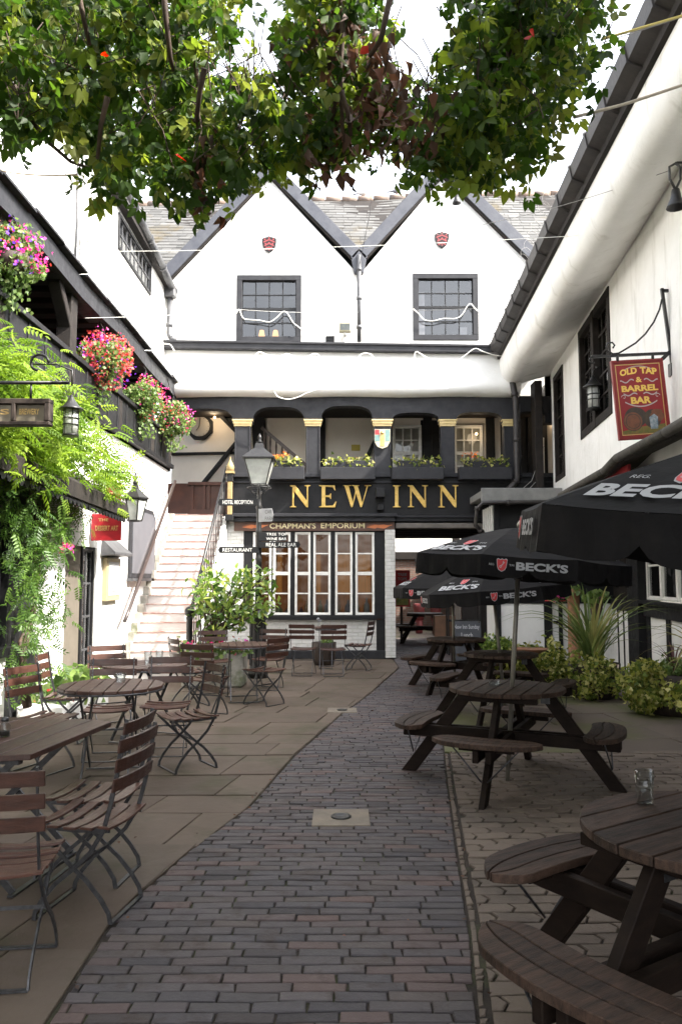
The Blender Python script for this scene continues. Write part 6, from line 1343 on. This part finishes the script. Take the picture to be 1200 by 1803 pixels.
# the creeper overhead
t = empty('virginia_creeper', (0, 3.6, 4.0), 'dark green virginia creeper trailing across the top of the view on wires', 'climbing plant')
RG = [[(-80,-80),(405,-80),(412,30),(425,105),(470,150),(505,190),(560,150),(640,130),(690,130),(735,150),(800,110),(812,-80),(1060,-80),(1062,0),(1045,30),(1030,60),(1022,105),(1035,145),(1010,160),(985,185),(980,220),(945,248),(935,272),(890,280),(865,268),(840,302),(790,310),(740,292),(690,282),(668,240),(620,268),(585,250),(545,272),(500,272),(478,250),(450,298),(418,310),(400,355),(365,362),(350,345),(335,308),(292,312),(264,304),(222,332),(198,378),(186,372),(170,312),(155,325),(142,275),(88,268),(74,220),(34,222),(0,208),(-80,210)],
      [(498,-80),(680,-80),(675,40),(680,130),(520,170),(505,100),(520,40)]]
A_, B_ = [], []
pts, cl = in_region(RG[0], 4300, 3.2, 4.5, .065, 470); A_.append(pts)
pts_b, cl_b = in_region(RG[1], 560, 3.2, 4.3, .06, 65); A_.append(pts_b)
deep, _ = in_region([(-60,-60),(385,-60),(395,100),(480,190),(600,190),(720,190),(830,110),(850,-60),(1020,-60),(1000,110),(940,200),(860,240),(700,240),(560,230),(440,250),(380,310),(220,280),(120,210),(0,160)], 1150, 4.3, 5.2, .10, 110); A_.append(deep)
leaves('foliage', np.vstack(A_), .098, m_creeper, t, CREEPER, droop=.55, lit_up=.9)
dd, _ = in_region([(560,20),(640,60),(700,150),(760,210),(740,260),(690,230),(620,190),(560,110)], 260, 3.3, 4.2, .07, 26); dd2, _ = in_region([(340,220),(380,230),(375,380),(345,370),(320,260)], 60, 3.3, 4.0, .05, 8); dd3, _ = in_region([(560,200),(610,220),(600,280),(560,270)], 60, 3.4, 4.2, .05, 6)
leaves('dead_leaves', np.vstack([dd+RNG.normal(size=dd.shape)*.03, dd+RNG.normal(size=dd.shape)*.04, dd2, dd3+RNG.normal(size=dd3.shape)*.03, dd2, dd3]), .065, m_deadleaf, t, simple_leaf(.22, .3, .35), droop=1.2)
rr = np.array([tuple(P(x, y, 3.25)) for x, y in ((192,98),(308,272),(930,70),(940,62),(648,80))]); leaves('red_leaves', rr, .048, m_redleaf, t, LEAF, droop=.3)
def f(b):
    for q in ([(128,-60),(145,20),(158,80)], [(285,-60),(292,30),(300,100),(305,125)], [(310,-60),(330,60),(345,120),(350,180),(340,225)], [(25,150),(42,190),(58,215),(85,250),(125,285),(158,296)], [(190,170),(178,220),(172,280)], [(600,-60),(603,60),(598,130),(604,250)], [(560,-60),(590,80),(598,150),(580,220)], [(690,-20),(670,70),(650,100)], [(950,-60),(930,30),(905,90),(880,130),(850,180)], [(905,-60),(915,40),(880,140)], [(360,120),(352,160),(345,215)], [(600,160),(612,200),(618,240)]):
        Yq = random.uniform(3.0, 3.5); pp = [P(x, y, Yq+.05*i) for i, (x, y) in enumerate(q)]; b.tube(pp, [.014-.008*i/len(pp) for i in range(len(pp))], 6)
    for i in range(520):
        c = Vector(random.choice(cl)); d = Vector((random.gauss(0,.15), random.gauss(0,.15), random.uniform(.1,.4))); b.tube([c, c+d*.5+Vector((.03,0,0)), c+d], .003, 4, False)
part('stem', m_stem, t, f)
# unseen creeper roof added over and behind the camera to shade the foreground
N = 8500; q = np.column_stack([RNG.uniform(-3.3, 2.9, N), RNG.uniform(-2.5, 2.6, N), RNG.normal(4.75, .16, N)]); leaves('unseen_shading_foliage', q, .16, m_creeper, t, CREEPER, droop=.3)
part('support_wire', m_iron, t, lambda b: [b.tube([(XW+.1, y, 4.7), (0, y, 4.5), (GX(y)+.1, y, 5.0 if y < 3 else 5.6)], .006, 5) for y in (-1.5, .5, 2.2, 3.6)])

# a little litter on the paving: fallen creeper leaves and petals
N = 80; q = np.column_stack([RNG.uniform(-3, 3.2, N), RNG.uniform(2.2, 12, N), np.full(N, .012)])
for i in range(50): yy = RNG.uniform(2.2, 8); q[i, 0] = (XL(yy) if i % 2 else XR(yy)+.03)+RNG.normal()*.05; q[i, 1] = yy
o = leaves('fallen_leaves', q, .020, m_deadleaf, None, LEAF, droop=0, lit_up=6, spread=1.0); tag(o, kind='stuff'); tag(o, 'small dry leaves and petals scattered over the paving', 'leaf litter')
